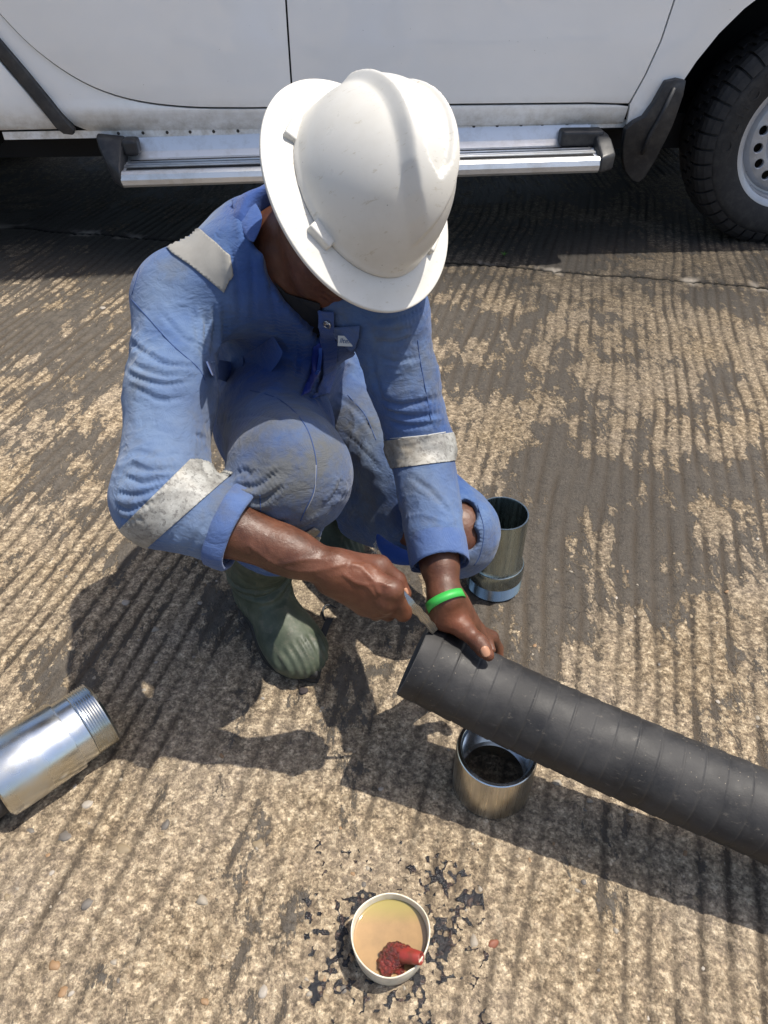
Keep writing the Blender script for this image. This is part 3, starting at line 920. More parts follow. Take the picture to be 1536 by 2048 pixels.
def hand_right(F):
    w = RW
    unD = lambda x, y, D: unD_(x, y, D + .022)
    mcp = [unD(783, 1180, .955), unD(770, 1203, .965), unD(750, 1212, .98), unD(729, 1209, .997)]
    pip = [unD(806, 1226, .985), unD(776, 1225, 1.005), unD(752, 1225, 1.02), unD(730, 1218, 1.03)]
    dip = [unD(812, 1206, 1.010), unD(795, 1200, 1.025), unD(770, 1203, 1.04), unD(745, 1200, 1.045)]
    tip = [unD(797, 1188, 1.008), unD(782, 1180, 1.015), unD(758, 1183, 1.03), unD(738, 1183, 1.035)]
    rr = [(.0135, .0125, .0105, .009), (.0138, .0125, .0105, .009), (.013, .0118, .010, .0085), (.0118, .0105, .009, .008)]
    base = [lerp(w, m, .18) + d for m, d in zip(mcp, (A([0, .004, .012]), A([0, 0, .005]), A([0, -.002, -.004]), A([-.004, -.004, -.012])))]
    for i in range(4):
        F.put(cap(base[i], mcp[i], .0185, rr[i][0] + .0025, None), .016)
    F.put(cap(lerp(base[1], mcp[1], .35) + A([0, .01, -.008]), lerp(base[2], mcp[2], .8) + A([0, .01, -.008]), .02, .018), .016)
    # thenar and thumb along the upper edge, pinching the blade
    c0, c1, c2, c3 = unD(700, 1128, .975), unD(758, 1133, .99), unD(795, 1160, .998), unD(811, 1188, 1.0)
    F.put(cap(c0, c1, .017, .0165), .018)
    F.put(cap(c1, c2, .0145, .0122), .008)
    F.put(cap(c2, c3, .0120, .0092), .004)
    for i in range(4):
        F.put(cap(mcp[i], pip[i], rr[i][0], rr[i][1]), .007)
        F.put(cap(pip[i], dip[i], rr[i][1], rr[i][2]), .003)
        F.put(cap(dip[i], tip[i], rr[i][2], rr[i][3]), .003)
        F.put(ell(mcp[i] + A([0, -.004, .004]), (.0125, .0125, .0125)), .010)
    # tendons and veins on the back of the hand
    for pts, r in (([(705, 1130), (722, 1135), (745, 1160), (757, 1185)], .0024), ([(722, 1135), (735, 1128), (752, 1140)], .0020),
                   ([(690, 1150), (712, 1165), (735, 1172), (750, 1190)], .0022), ([(735, 1170), (760, 1166), (775, 1172)], .0018)):
        F._veins.append((pts, r))

def hand_left(F):
    w = LW
    c0, c1, c2, c3 = unD(888, 1228, 1.060), unD(926, 1256, 1.048), unD(956, 1284, 1.036), unD(977, 1311, 1.026)
    F.put(cap(w, c0, .022, .022), .02)
    F.put(cap(c0, c1, .0205, .0150), .016)
    F.put(cap(unD(905, 1222, 1.075), unD(930, 1250, 1.075), .021, .016), .016)
    F.put(cap(c1, c2, .0146, .0120), .004)
    F.put(cap(c2, lerp(c2, c3, .55), .0120, .0122), .003)
    F.put(cap(lerp(c2, c3, .55), c3, .0122, .0088), .003)
    F.put(ell(c2 + A([0, -.001, .002]), (.0130, .0125, .0125)), .005)
    F.put(ell(c1 + A([0, -.002, .004]), (.0150, .0145, .0140)), .006)
    mcp = [unD(952, 1262, 1.105), unD(930, 1258, 1.13), unD(905, 1262, 1.145), unD(884, 1268, 1.155)]
    for i, m in enumerate(mcp):
        F.put(cap(lerp(w, m, .25) + A([0, .004, 0]), m, .021, .0155), .018)
        # fingers wrap round the far side of the hose
        n1 = m + A([.022, .030, -.040]) if i else m + A([.028, .010, -.028])
        n2 = n1 + A([.012, .002, -.030]); n3 = n2 + A([.003, -.014, -.018])
        F.put(cap(m, n1, .0125, .0112), .006); F.put(cap(n1, n2, .0112, .0100), .004); F.put(cap(n2, n3, .0100, .0082), .004)
    # index fingertip that shows beyond the thumb
    F.put(cap(unD(955, 1262, 1.10), unD(976, 1288, 1.11), .0105, .0090), .006)
    F.put(cap(unD(976, 1288, 1.11), unD(984, 1300, 1.10), .0088, .0064), .004)

def forearms(F):
    a = lerp(RE, RW, .32)
    F.put(cap(RE, a, .044, .0445), .02)
    F.put(cap(a, lerp(RE, RW, .80), .0440, .0295), .02)
    F.put(cap(lerp(RE, RW, .75), RW, .030, .0262, None), .02)
    a = lerp(LE, LW, .35)
    F.put(cap(LE, a, .036, .0365), .02)
    F.put(cap(a, lerp(LE, LW, .80), .0365, .0255), .02)
    F.put(cap(lerp(LE, LW, .75), LW, .0258, .0222, None), .02)

def head(F):
    c = HEAD
    up, fw, rt = HU, HF, HR
    F.put(ell(c + up * .025 - fw * .012, (.076, .097, .095), (rt, fw, up)), .02)          # cranium
    F.put(ell(c - up * .055 + fw * .030, (.060, .066, .070), (rt, fw, up)), .03)          # face
    F.put(ell(c - up * .105 + fw * .062, (.034, .030, .022), (rt, fw, up)), .025)         # chin
    for s_ in (-1, 1):
        F.put(cap(c - up * .055 - fw * .01 + rt * .058 * s_, c - up * .098 + fw * .045 + rt * .030 * s_, .016, .014), .02)   # jaw
        F.put(ell(c - up * .030 + fw * .070 + rt * .040 * s_, (.022, .016, .018), (rt, fw, up)), .012)   # cheek
        F.put(ell(c + up * .008 + fw * .088 + rt * .032 * s_, (.015, .012, .011), (rt, fw, up)), .008, 'sub')   # eye socket
        F.put(ell(c + up * .006 + fw * .078 + rt * .032 * s_, (.013, .012, .012), (rt, fw, up)), .003)
        F.put(ell(c + up * .028 + fw * .086 + rt * .026 * s_, (.024, .010, .007), (rt, fw, up)), .008)   # brow
        F.put(ell(c - up * .010 - fw * .008 + rt * .076 * s_, (.008, .018, .030), (rt, fw, up)), .006)   # ear
        F.put(ell(c - up * .042 + fw * .100 + rt * .013 * s_, (.010, .010, .009), (rt, fw, up)), .006)   # nostril
    F.put(cap(c + up * .008 + fw * .092, c - up * .038 + fw * .108, .0075, .0120), .008)     # nose
    F.put(ell(c - up * .068 + fw * .091, (.024, .010, .0065), (rt, fw, up)), .005)        # lips
    F.put(ell(c - up * .080 + fw * .089, (.022, .010, .0065), (rt, fw, up)), .004)
    F.put(cap(NECK - TD * .05, c - up * .06 - fw * .030, .062, .054), .03)                # neck

# ---- skin: one continuous surface
B = Field((-.44, .60, .02), (.25, 1.47, .98), .0029); B._veins = []
torso(B, 0.0)
head(B)
B.put(cap(RS, RE, .054, .044), .04); B.put(cap(LS, LE, .046, .036), .03)
forearms(B)
for hp, kn, an in ((RH, RK, RA), (LH, LK, LA)):
    B.put(cap(hp, kn, .085, .060), .04)
    B.put(cap(kn, lerp(kn, an, .4), .067 if kn is LK else .060, .058), .03); B.put(cap(lerp(kn, an, .4), an, .056, .038), .03)
    B.put(cap(an, an + A([.04, -.06, -.07]), .035, .03), .03)
hand_right(B)
hand_left(B)
B._veins += [([(500, 1092), (545, 1125), (590, 1142), (640, 1140), (690, 1128)], .0016), ([(560, 1130), (600, 1120), (650, 1118)], .0013)]
SV, SQ = B.mesh()
del B.f
SV = relax(SV, SQ, 2, .4)
bv = BVHTree.FromPolygons([tuple(v) for v in SV], SQ.tolist())
SN = vnormals(SV, SQ)
DV = np.zeros(len(SV))
for pts, r in B._veins:
    P = [bv.ray_cast(EYE, ray(q[0], q[1]))[0] for q in smooth_path([(*p, 0) for p in pts], 30)]
    P = np.array([p for p in P if p is not None])
    if len(P) < 3: continue
    sel = np.where(np.all((SV > P.min(0) - .02) & (SV < P.max(0) + .02), axis=1))[0]
    dm = np.min(np.linalg.norm(SV[sel][:, None] - P[None], axis=2), axis=1)
    DV[sel] = np.maximum(DV[sel], r * np.exp(-(dm / .0030) ** 2))
SV = SV + SN * DV[:, None]
# ------------------------------------------------------------------ coverall: one continuous garment
G = Field((-.52, .60, .06), (.32, 1.56, .90), .0042)
cuffR, cuffL, hR, hL = .47, .79, .56, .62
def bvh(V, Q): return BVHTree.FromPolygons([tuple(v) for v in V], Q.tolist())
def square_end(a, b, t, r_in, depth=.05):
    """cut a sleeve or leg off square and hollow it at the opening"""
    e = lerp(a, b, t); d = nrm(b - a)
    fx, fy, _ = frame(d)
    G.put(boxp(e + d * .06, (.13, .13, .06), (np.array(fx), np.array(fy), d)), .003, 'sub')
    G.put(cap(e - d * depth, e + d * .02, r_in * .98, r_in), .003, 'sub')
G.put(cap(RE, lerp(RE, RW, cuffR + .02), .060, .054), .03)
square_end(RE, RW, cuffR, .0485)
G.put(cap(LE, lerp(LE, LW, cuffL + .02), .051, .0425), .03)
square_end(LE, LW, cuffL, .0380)
G.put(cap(RK, lerp(RK, RA, hR + .03), .077, .078), .04)
square_end(RK, RA, hR, .068)
G.put(cap(LK, lerp(LK, LA, hL + .03), .077, .076), .04)
square_end(LK, LA, hL, .066)
torso(G, .014)
G.put(cap(RS, lerp(RS, RE, .5), .066, .060), .030)
G.put(cap(lerp(RS, RE, .5), RE, .060, .061), .030)
G.put(cap(LS, lerp(LS, LE, .5), .060, .054), .016)
G.put(cap(lerp(LS, LE, .5), LE, .054, .052), .016)
G.put(cap(lerp(NECK, RS, .35) - TD * .022, lerp(NECK, RS, .92), .066, .058), .04)
G.put(cap(RH, lerp(RH, RK, .6), .106, .092), .05)
G.put(cap(lerp(RH, RK, .6), RK, .092, .077), .04)
G.put(ell(RK + A([.006, -.014, -.004]), (.080, .074, .082)), .03)
G.put(cap(LH, lerp(LH, LK, .6), .086, .077), .03)
G.put(cap(lerp(LH, LK, .6), LK, .078, .076), .03)
G.put(ell(lerp(PEL, NECK, .30) + FD * .050 - SD * .045, (.098, .070, .09), (SD, FD, TD)), .04)
# open neck, cut down the front to the zip
vtop = NECK + TD * .05 + FD * .03
vbot = unD(642, 690, 1.035)
G.put(cap(NECK - TD * .005, NECK + TD * .14, .056, .070), .006, 'sub')
_V, _Q = G.mesh()
_B = bvh(_V, _Q)
for q_ in range(22):
    u_ = q_ / 21
    yv = 470 + 222 * u_
    rv = float(np.interp(yv, [470, 520, 560, 620, 660, 692], [60, 56, 50, 33, 16, 4]))
    cv_ = float(np.interp(yv, [470, 520, 560, 620, 660, 692], [572, 580, 590, 610, 627, 641]))
    h_ = _B.ray_cast(EYE, ray(cv_, yv))
    if h_[0] is not None: G.put(cap(h_[0], A(h_[0]) + A([0, .02, .0]), rv * .00074), .004, 'sub')
# torn left knee
for p, rx, rz in ((unD(932, 1030, 1.235), .020, .028), (unD(936, 1076, 1.225), .020, .022), (unD(835, 1082, 1.27), .040, .024), (unD(795, 1090, 1.28), .026, .016)):
    G.put(ell(p, (rx, .05, rz), ((1, 0, 0), (0, .75, -.66), (0, .66, .75))), .004, 'sub')
GV, GQ = G.mesh()
GV = relax(GV, GQ, 2, .45)
GV, GQ = split4(GV, GQ)
GV = relax(GV, GQ, 1, .5)
GN = vnormals(GV, GQ)
GB = bvh(GV, GQ)
def onto(B_, pts, n=None, dense=True):
    """photo polyline -> points on the cloth"""
    L = smooth_path([(*p, 0) for p in pts], n or max(6, int(sum(math.dist(pts[i], pts[i + 1]) for i in range(len(pts) - 1)) / 7))) if dense else [(*p, 0) for p in pts]
    out, nor = [], []
    for q in L:
        h = B_.ray_cast(EYE, ray(q[0], q[1]))
        if h[0] is not None:
            if out and (h[0] - out[-1]).length > .03: continue
            out.append(h[0]); nor.append(h[1])
    return np.array(out).reshape(-1, 3), np.array(nor).reshape(-1, 3)
# creases seen on the photo: each is a tight valley with a soft ridge on either side
CREASE = [
 # right armhole and upper arm
 ([(394, 735), (328, 728), (281, 700), (262, 680)], 3.2), ([(391, 752), (337, 754), (290, 742), (268, 728)], 2.6), ([(389, 761), (328, 770), (277, 757), (246, 735)], 3.8), ([(372, 796), (320, 798), (262, 772)], 2.2), ([(345, 806), (300, 800)], 2.0),
 ([(412, 635), (410, 670), (402, 716)], 3.5), ([(428, 608), (428, 650), (418, 712)], 3.0), ([(385, 610), (392, 660), (398, 706)], 2.2), ([(395, 700), (355, 665), (320, 625)], 2.0),
 # right elbow
 ([(366, 938), (305, 942), (258, 928)], 3.0), ([(352, 953), (290, 967), (245, 950)], 3.8), ([(340, 967), (281, 991), (234, 985)], 3.8), ([(312, 1000), (262, 1019), (232, 1008)], 3.2), ([(290, 1030), (258, 1040), (240, 1034)], 2.2), ([(360, 905), (320, 915), (280, 905)], 1.8),
 ([(395, 1010), (360, 1055), (335, 1090)], 1.4), ([(425, 1025), (395, 1070), (372, 1110)], 1.6),
 # chest
 ([(462, 490), (474, 570), (481, 650)], 3.0), ([(500, 505), (506, 580), (505, 650)], 2.6), ([(537, 551), (548, 620), (556, 678)], 2.6), ([(446, 600), (448, 660), (436, 712)], 3.0), ([(480, 410), (486, 450), (492, 500)], 2.5), ([(585, 640), (596, 700), (590, 760)], 2.4), ([(612, 795), (659, 781), (672, 752)], 3.5), ([(430, 780), (500, 775), (590, 795)], 4.5),
 # left upper arm
 ([(754, 640), (800, 634), (847, 615)], 2.6), ([(744, 660), (790, 662), (826, 655)], 2.8), ([(748, 684), (790, 684), (823, 673)], 2.6), ([(762, 800), (809, 809), (890, 792)], 3.0), ([(767, 819), (823, 833), (895, 826)], 3.2), ([(777, 842), (820, 852), (880, 846)], 2.4), ([(752, 712), (790, 722), (835, 712)], 1.8), ([(742, 700), (752, 760), (765, 800)], 2.0),
 # left forearm
 ([(788, 999), (851, 988), (898, 952)], 2.6), ([(794, 1030), (856, 1009), (905, 996)], 2.6), ([(825, 957), (867, 988), (900, 1028)], 2.0), ([(804, 1046), (850, 1040), (895, 1056)], 2.0), ([(788, 962), (830, 970), (890, 960)], 1.6),
 # right thigh and knee
 ([(387, 868), (460, 900), (502, 931)], 2.4), ([(392, 905), (420, 962)], 2.4), ([(460, 973), (512, 973), (558, 940)], 4.0), ([(463, 988), (523, 999), (568, 970)], 4.2), ([(466, 1009), (520, 1024), (560, 1016)], 3.2), ([(480, 1040), (530, 1050), (580, 1040)], 2.2), ([(655, 1010), (672, 985), (684, 955)], 3.0), ([(640, 1036), (610, 1055), (570, 1060)], 2.2), ([(470, 950), (492, 942), (505, 955)], 2.8), ([(430, 850), (510, 830), (590, 850)], 1.4),
 # left thigh
 ([(670, 790), (712, 820), (752, 870)], 1.8), ([(684, 860), (725, 900), (762, 940)], 1.5), ([(669, 988), (730, 998), (788, 1004)], 2.4), ([(672, 1020), (730, 1030), (790, 1036)], 2.2), ([(690, 955), (740, 962), (785, 972)], 2.0), ([(950, 1000), (962, 1050), (958, 1100)], 1.6),
]
FOLDS = []
for pts, dp in CREASE:
    dx, dy = pts[-1][0] - pts[0][0], pts[-1][1] - pts[0][1]
    l_ = math.hypot(dx, dy); nx_, ny_ = -dy / l_, dx / l_
    FOLDS.append((pts, -dp, 4.2))
    FOLDS.append(([(x + nx_ * 10, y + ny_ * 10) for x, y in pts], dp * .75, 6.0))
    FOLDS.append(([(x - nx_ * 10, y - ny_ * 10) for x, y in pts], dp * .65, 6.0))
def crease(V, N, B_, folds, gain=1.0):
    D = np.zeros(len(V))
    for pts, h_, w_ in folds:
        P, _ = onto(B_, pts)
        if len(P) < 4: continue
        wd = w_ / 1000.0
        lo, hi = P.min(0) - 3 * wd, P.max(0) + 3 * wd
        sel = np.where(np.all((V > lo) & (V < hi), axis=1))[0]
        if not len(sel): continue
        d2 = ((V[sel][:, None] - P[None]) ** 2).sum(2)
        k = d2.argmin(1); d = np.sqrt(d2[np.arange(len(sel)), k])
        tt = k / (len(P) - 1)
        fade = np.clip(np.minimum(tt, 1 - tt) * 5 + .15, 0, 1)
        x = d / wd
        D[sel] += gain * h_ / 1000 * fade * np.exp(-np.abs(x) ** 1.5)
    return V + N * D[:, None]
GV = crease(GV, GN, GB, FOLDS, 1.25)
# all-over softness of worn cotton
def limb_folds(V, a, b, r, amp, fa, fc, twist, seed, where):
    """drag folds that run round a limb, gathered towards the given stations"""
    ab = b - a; L = np.linalg.norm(ab); d = ab / L
    x_, y_, _ = frame(d)
    P = V - a; t = P @ d; q = P - t[:, None] * d
    rad = np.linalg.norm(q, axis=1)
    cx, sx = (q @ np.array(x_)) / np.maximum(rad, 1e-6), (q @ np.array(y_)) / np.maximum(rad, 1e-6)
    wgt = ss(r * 1.55, r * 1.1, rad) * ss(-.03, .01, t) * ss(L + .03, L - .01, t)
    st = np.zeros(len(V))
    for s0, w0, k0 in where: st = np.maximum(st, k0 * np.exp(-((t / L - s0) / w0) ** 2))
    n_ = vnoise(np.stack([t * fa + twist * (cx + .5 * sx), cx * fc, sx * fc], 1), 1.0, seed)
    n2 = vnoise(np.stack([t * fa * 1.9 - twist * cx, cx * fc * 1.5, sx * fc * 1.5], 1), 1.0, seed + 3)
    rg = (1 - np.abs(2 * n_ - 1)) ** 2 - .35 + .45 * ((1 - np.abs(2 * n2 - 1)) ** 2 - .35)
    return wgt * st * amp * rg
pn = (vnoise(GV, 14, 3) - .5) * .0025 + (vnoise(GV * [1, 1, 1.6], 34, 4) - .5) * .0020 + (vnoise(GV, 75, 5) - .5) * .0008
pn += limb_folds(GV, RS, RE, .066, .0030, 42, 1.3, .9, 11, ((.35, .22, 1.0), (.95, .22, 1.0), (.6, .4, .35)))
pn += limb_folds(GV, RE, RW, .058, .0022, 40, 1.4, 1.2, 12, ((.0, .18, 1.0), (.3, .3, .5)))
pn += limb_folds(GV, LS, LE, .060, .0024, 48, 1.4, .8, 13, ((.4, .3, .9), (.95, .2, 1.0)))
pn += limb_folds(GV, LE, LW, .054, .0022, 44, 1.5, 1.4, 14, ((.0, .2, .8), (.45, .35, 1.0)))
pn += limb_folds(GV, RH, RK, .105, .0028, 26, 1.6, 1.0, 15, ((.4, .35, .7), (.8, .3, .5)))
pn += limb_folds(GV, RK, RA, .084, .0034, 36, 1.6, .9, 16, ((.25, .25, 1.0), (.5, .2, .7)))
pn += limb_folds(GV, LH, LK, .100, .0030, 30, 1.6, 1.0, 17, ((.5, .4, .9),))
pn += limb_folds(GV, PEL, NECK, .150, .0040, 20, 2.4, 1.6, 18, ((.35, .3, 1.0), (.7, .25, .7)))
GV = GV + GN * pn[:, None]
GN = vnormals(GV, GQ)
GB = bvh(GV, GQ)

cloth = Mat('faded_blue_cotton', rough=.85, spec=.15, sheen=.15)
co = cloth.coord('Object')
fade_n = cloth.noise(co, 7, 5, .65)
blotch = cloth.noise(co, 22, 5, .7)
base = cloth.ramp(fade_n, [(.30, (.019, .050, .165)), (.46, (.038, .082, .212)), (.62, (.082, .134, .252)), (.80, (.150, .203, .293))])
base = cloth.mix(cloth.math('MULTIPLY', cloth.attr('wear'), .75, clamp=True), base, (.165, .232, .340))
base = cloth.mix(cloth.math('MULTIPLY', cloth.attr('clean'), .9, clamp=True), base, (.014, .050, .235))
dirt = cloth.math('MULTIPLY', cloth.attr('dirt'), cloth.ramp(blotch, [(.28, .35), (.62, 1.0)]), clamp=True)
base = cloth.mix(dirt, base, (.090, .096, .104))
base = cloth.mix(cloth.math('MULTIPLY', cloth.ramp(cloth.noise(co, 11, 4, .7), [(.52, 0.0), (.72, .7)]), .7), base, (.095, .095, .088))
wv1 = cloth.n('TexWave', Scale=420.0, Distortion=1.0, Detail=1.0, Vector=cloth.coord('Object', rot=(.4, .9, .6)))
wr = cloth.noise(cloth.coord('Object', scale=(1, 1, 2.2), rot=(.5, .3, .2)), 26, 4, .6, .6)
wr2 = cloth.math('ABSOLUTE', cloth.math('SUBTRACT', cloth.noise(cloth.coord('Object', scale=(1, 1, 1.8), rot=(.9, .2, .7)), 38, 3, .5, .8), .5))
bp = cloth.bump(wr, .45, .007)
bp = cloth.bump(wr2, .45, -.006, bp)
bp = cloth.bump(cloth.math('ADD', cloth.math('MULTIPLY', wv1.outputs[1], .6), cloth.noise(co, 520, 2)), .30, .0009, bp)
cloth.set(col=base, normal=bp)
def spots_attr(me, V, name, lst):
    a = np.zeros(len(V))
    for c, r, amt in lst:
        a = np.maximum(a, amt * np.exp(-(((V - c) ** 2).sum(1)) / (r * r)))
    at = me.attributes.new(name, 'FLOAT', 'POINT'); at.data.foreach_set('value', a.astype(np.float32))
def on(px, py):
    h = GB.ray_cast(EYE, ray(px, py))
    return np.array(h[0]) if h[0] is not None else unD(px, py, 1.1)
DIRT = [(on(620, 950), .11, 1.25), (on(560, 1000), .10, 1.1), (on(500, 880), .10, .9), (on(560, 850), .11, .95), (on(640, 1020), .06, .9), (on(720, 840), .10, .9), (on(730, 980), .08, .7), (on(680, 900), .07, .7), (on(960, 1110), .05, .75), (on(850, 960), .07, .4), (on(880, 940), .05, .35),
        (on(780, 700), .06, .35), (on(430, 830), .08, .6), (on(330, 560), .05, .3), (on(820, 720), .08, .4)]
WEAR = [(on(330, 560), .09, .5), (on(260, 850), .11, .8), (on(240, 980), .08, .7), (on(330, 900), .07, .7), (on(420, 620), .06, .4), (on(850, 1000), .07, .5), (on(890, 1080), .03, .5), (on(400, 1070), .06, .8), (on(380, 440), .06, .6)]
CLEAN = [(on(500, 400), .045, .9), (on(560, 600), .07, .6), (on(640, 720), .07, .8), (on(520, 740), .06, .6), (on(800, 830), .05, .3), (on(600, 640), .06, .5)]
# ------------------------------------------------------------------ person: skin first, clothing as children
skin = Mat('brown_skin', rough=.45, spec=.40, sub=.08)
co = skin.coord('Object')
sk = skin.ramp(skin.noise(co, 24, 5, .6), [(.3, (.050, .019, .010)), (.5, (.085, .033, .018)), (.72, (.125, .052, .029))])
sk = skin.mix(skin.math('MULTIPLY', skin.attr('warm'), .85, clamp=True), sk, (.260, .072, .026))
skin.b.inputs['Subsurface Radius'].default_value = (.012, .004, .002)
skin.b.inputs['Subsurface Scale'].default_value = .5
bp = skin.bump(skin.noise(co, 130, 4, .6), .35, .0025)
bp = skin.bump(skin.voro(co, 700).outputs['Distance'], .18, .0008, bp)
skin.set(col=sk, normal=bp, rough=skin.ramp(skin.noise(co, 60, 3), [(.3, .38), (.7, .56)]))
pme = mesh('person', SV, SQ)
spots_attr(pme, SV, 'warm', [(unD(806, 1200, 1.01), .020, .45), (unD(790, 1180, 1.01), .02, .4), (unD(800, 1235, 1.0), .015, .25), (unD(972, 1310, 1.035), .016, .55), (unD(940, 1275, 1.05), .020, .45),
                              (unD(905, 1250, 1.04), .03, .35), (unD(990, 1308, 1.06), .012, .5), (unD(720, 1160, .95), .05, .25)])
person = link('person', pme, skin.m)
tag(person, 'crouching worker in faded blue coverall trimming the black hose with a blade', 'person')
gme2 = mesh('coverall', GV, GQ)
for nm, l in (('dirt', DIRT), ('wear', WEAR), ('clean', CLEAN)): spots_attr(gme2, GV, nm, l)
coverall = link('coverall', gme2, cloth.m, person)

# ---- pieces sewn on the cloth
def inside(p, poly):
    x, y = p; r = False; j = len(poly) - 1
    for i in range(len(poly)):
        xi, yi = poly[i]; xj, yj = poly[j]
        if (yi > y) != (yj > y) and x < (xj - xi) * (y - yi) / (yj - yi) + xi: r = not r
        j = i
    return r
def patch(name, poly, mat, t=.0018, lift=.0012, step=5.0, parent=None, puff=0.0, B_=None, rough_edge=0.0):
    """a piece of cloth that follows the garment under an outline measured on the photo"""
    B_ = B_ or GB
    bm = bmesh.new()
    bm.faces.new([bm.verts.new((x, y, 0)) for x, y in poly])
    xs = [p[0] for p in poly]; ys = [p[1] for p in poly]
    for ax_, lo, hi in ((0, min(xs), max(xs)), (1, min(ys), max(ys))):
        c = lo + step
        while c < hi:
            n_ = Vector((1, 0, 0)) if ax_ == 0 else Vector((0, 1, 0))
            bmesh.ops.bisect_plane(bm, geom=bm.verts[:] + bm.edges[:] + bm.faces[:], dist=1e-5, plane_co=n_ * c, plane_no=n_)
            c += step
    bmesh.ops.triangulate(bm, faces=bm.faces[:])
    bnd = {v for v in bm.verts if any(len(e.link_faces) == 1 for e in v.link_edges)}
    bad, tops = [], {}
    for v in bm.verts:
        h = B_.ray_cast(EYE, ray(v.co.x, v.co.y))
        if h[0] is None: bad.append(v); continue
        tops[v] = (h[0], h[1])
    if bad: bmesh.ops.delete(bm, geom=bad, context='VERTS')
    bm.verts.ensure_lookup_table()
    for v in bm.verts:
        p, n_ = tops[v]
        if n_.dot(p - EYE) > 0: n_ = -n_
        e = 0.0 if v in bnd else puff
        v.co = p + n_ * (lift + t + e * (0.6 + .8 * vnoise(np.array([[v.co.x, v.co.y]]), .06, 4)[0]))
        v.normal = n_
    # sink a skirt so the piece has thickness
    ext = bmesh.ops.extrude_edge_only(bm, edges=[e for e in bm.edges if len(e.link_faces) == 1])
    for g in ext['geom']:
        if isinstance(g, bmesh.types.BMVert):
            d = (g.co - EYE).normalized()
            g.co += d * (t + lift + .0012)
    bmesh.ops.recalc_face_normals(bm, faces=bm.faces[:])
    me = bpy.data.meshes.new(name); bm.to_mesh(me); bm.free()
    for f in me.polygons: f.use_smooth = True
    o = link(name, me, mat, parent or coverall)
    return o
def seam(pts, r=.0008, name='seam', mat=None, B_=None, parent=None, sink=.0003):
    P, N_ = onto(B_ or GB, pts)
    if len(P) < 3: return
    P = P + N_ * (r - sink * 2)
    P = smooth_path(P[::2] if len(P) > 8 else P, len(P))
    V, Fc = tube(P, r, 6)
    return link(name, mesh(name, V, Fc), mat or thread, parent or coverall)
thread = simple('dark_blue_seam', (.030, .062, .17), .9)
thread_l = simple('pale_stitching', (.42, .42, .40), .9)
refl = Mat('dirty_reflective_tape', rough=.55)
co = refl.coord('Object')
rc = refl.mix(refl.ramp(refl.noise(co, 30, 6, .75), [(.42, 0.0), (.66, .85)]), (.31, .31, .29), (.12, .113, .10))
rc = refl.mix(refl.ramp(refl.noise(co, 130, 4, .8), [(.52, 0.0), (.62, .8)]), rc, (.09, .085, .08))
rc = refl.mix(refl.ramp(refl.noise(co, 7, 3), [(.5, 0.0), (.75, .6)]), rc, (.42, .33, .20))
refl.set(col=rc, normal=refl.bump(refl.noise(co, 240, 3), .25, .001))
refl2 = Mat('grey_reflective_tape', rough=.5)
co = refl2.coord('Object')
refl2.set(col=refl2.mix(refl2.ramp(refl2.noise(co, 16, 5, .7), [(.4, 0.0), (.7, .6)]), (.27, .262, .24), (.19, .18, .162)))
def plane_px(a, b):
    n_ = ray(*a).cross(ray(*b)).normalized()
    return EYE, n_
def band(name, e1, e2, centre, rad, mat, t=.0016, parent=None, src=None, axis_=None):
    """tape sewn right round a limb, between two cuts given by photo edges"""
    V, Q = src or (GV, GQ)
    keep = np.linalg.norm(V - np.asarray(centre), axis=1) < rad
    if axis_ is not None:
        a_, b_, rm_ = axis_
        d_ = nrm(b_ - a_); q_ = V - a_
        keep &= np.linalg.norm(q_ - np.outer(q_ @ d_, d_), axis=1) < rm_
    fk = keep[Q].all(1)
    Qk = Q[fk]; ids = np.unique(Qk); rm = -np.ones(len(V), int); rm[ids] = np.arange(len(ids))
    N_ = vnormals(V, Q)
    bm = bmesh.new()
    vs = [bm.verts.new(V[i] + N_[i] * t) for i in ids]
    for q in rm[Qk]:
        try: bm.faces.new([vs[i] for i in q])
        except ValueError: pass
    ctr = Vector(centre)
    for a, b, other in ((e1[0], e1[1], e2), (e2[0], e2[1], e1)):
        co_, n_ = plane_px(a, b)
        mid = Vector(unD((other[0][0] + other[1][0]) / 2, (other[0][1] + other[1][1]) / 2, 1.0))
        if (mid - co_).dot(n_) > 0: n_ = -n_
        bmesh.ops.bisect_plane(bm, geom=bm.verts[:] + bm.edges[:] + bm.faces[:], dist=1e-5, plane_co=co_, plane_no=n_, clear_outer=True)
    ext = bmesh.ops.extrude_edge_only(bm, edges=[e for e in bm.edges if len(e.link_faces) == 1])
    for g in ext['geom']:
        if isinstance(g, bmesh.types.BMVert): g.co += (ctr - g.co).normalized() * (t + .002)
    me = bpy.data.meshes.new(name); bm.to_mesh(me); bm.free()
    return link(name, me, mat, parent or coverall)
band('reflective_band', ((245, 1052), (350, 948)), ((292, 1098), (408, 996)), lerp(RE, RW, .13), .10, refl.m, axis_=(RE, RW, .0735))
band('reflective_band', ((765, 882), (910, 864)), ((775, 938), (912, 921)), LE, .105, refl.m)
band('reflective_band', ((455, 1010), (615, 1066)), ((455, 1062), (620, 1120)), lerp(RK, RA, .46), .115, refl.m)
patch('shoulder_stripe', [(332, 494), (350, 474), (370, 456), (401, 460), (435, 488), (460, 512), (466, 551), (448, 585), (425, 566), (383, 533), (345, 508)], refl2.m, .0014)
patch('hem_band', [(470, 1018), (500, 1038), (535, 1052), (575, 1062), (606, 1064), (628, 1052), (640, 1060), (615, 1088), (575, 1088), (535, 1078), (495, 1062), (468, 1046)], refl.m, .0014)
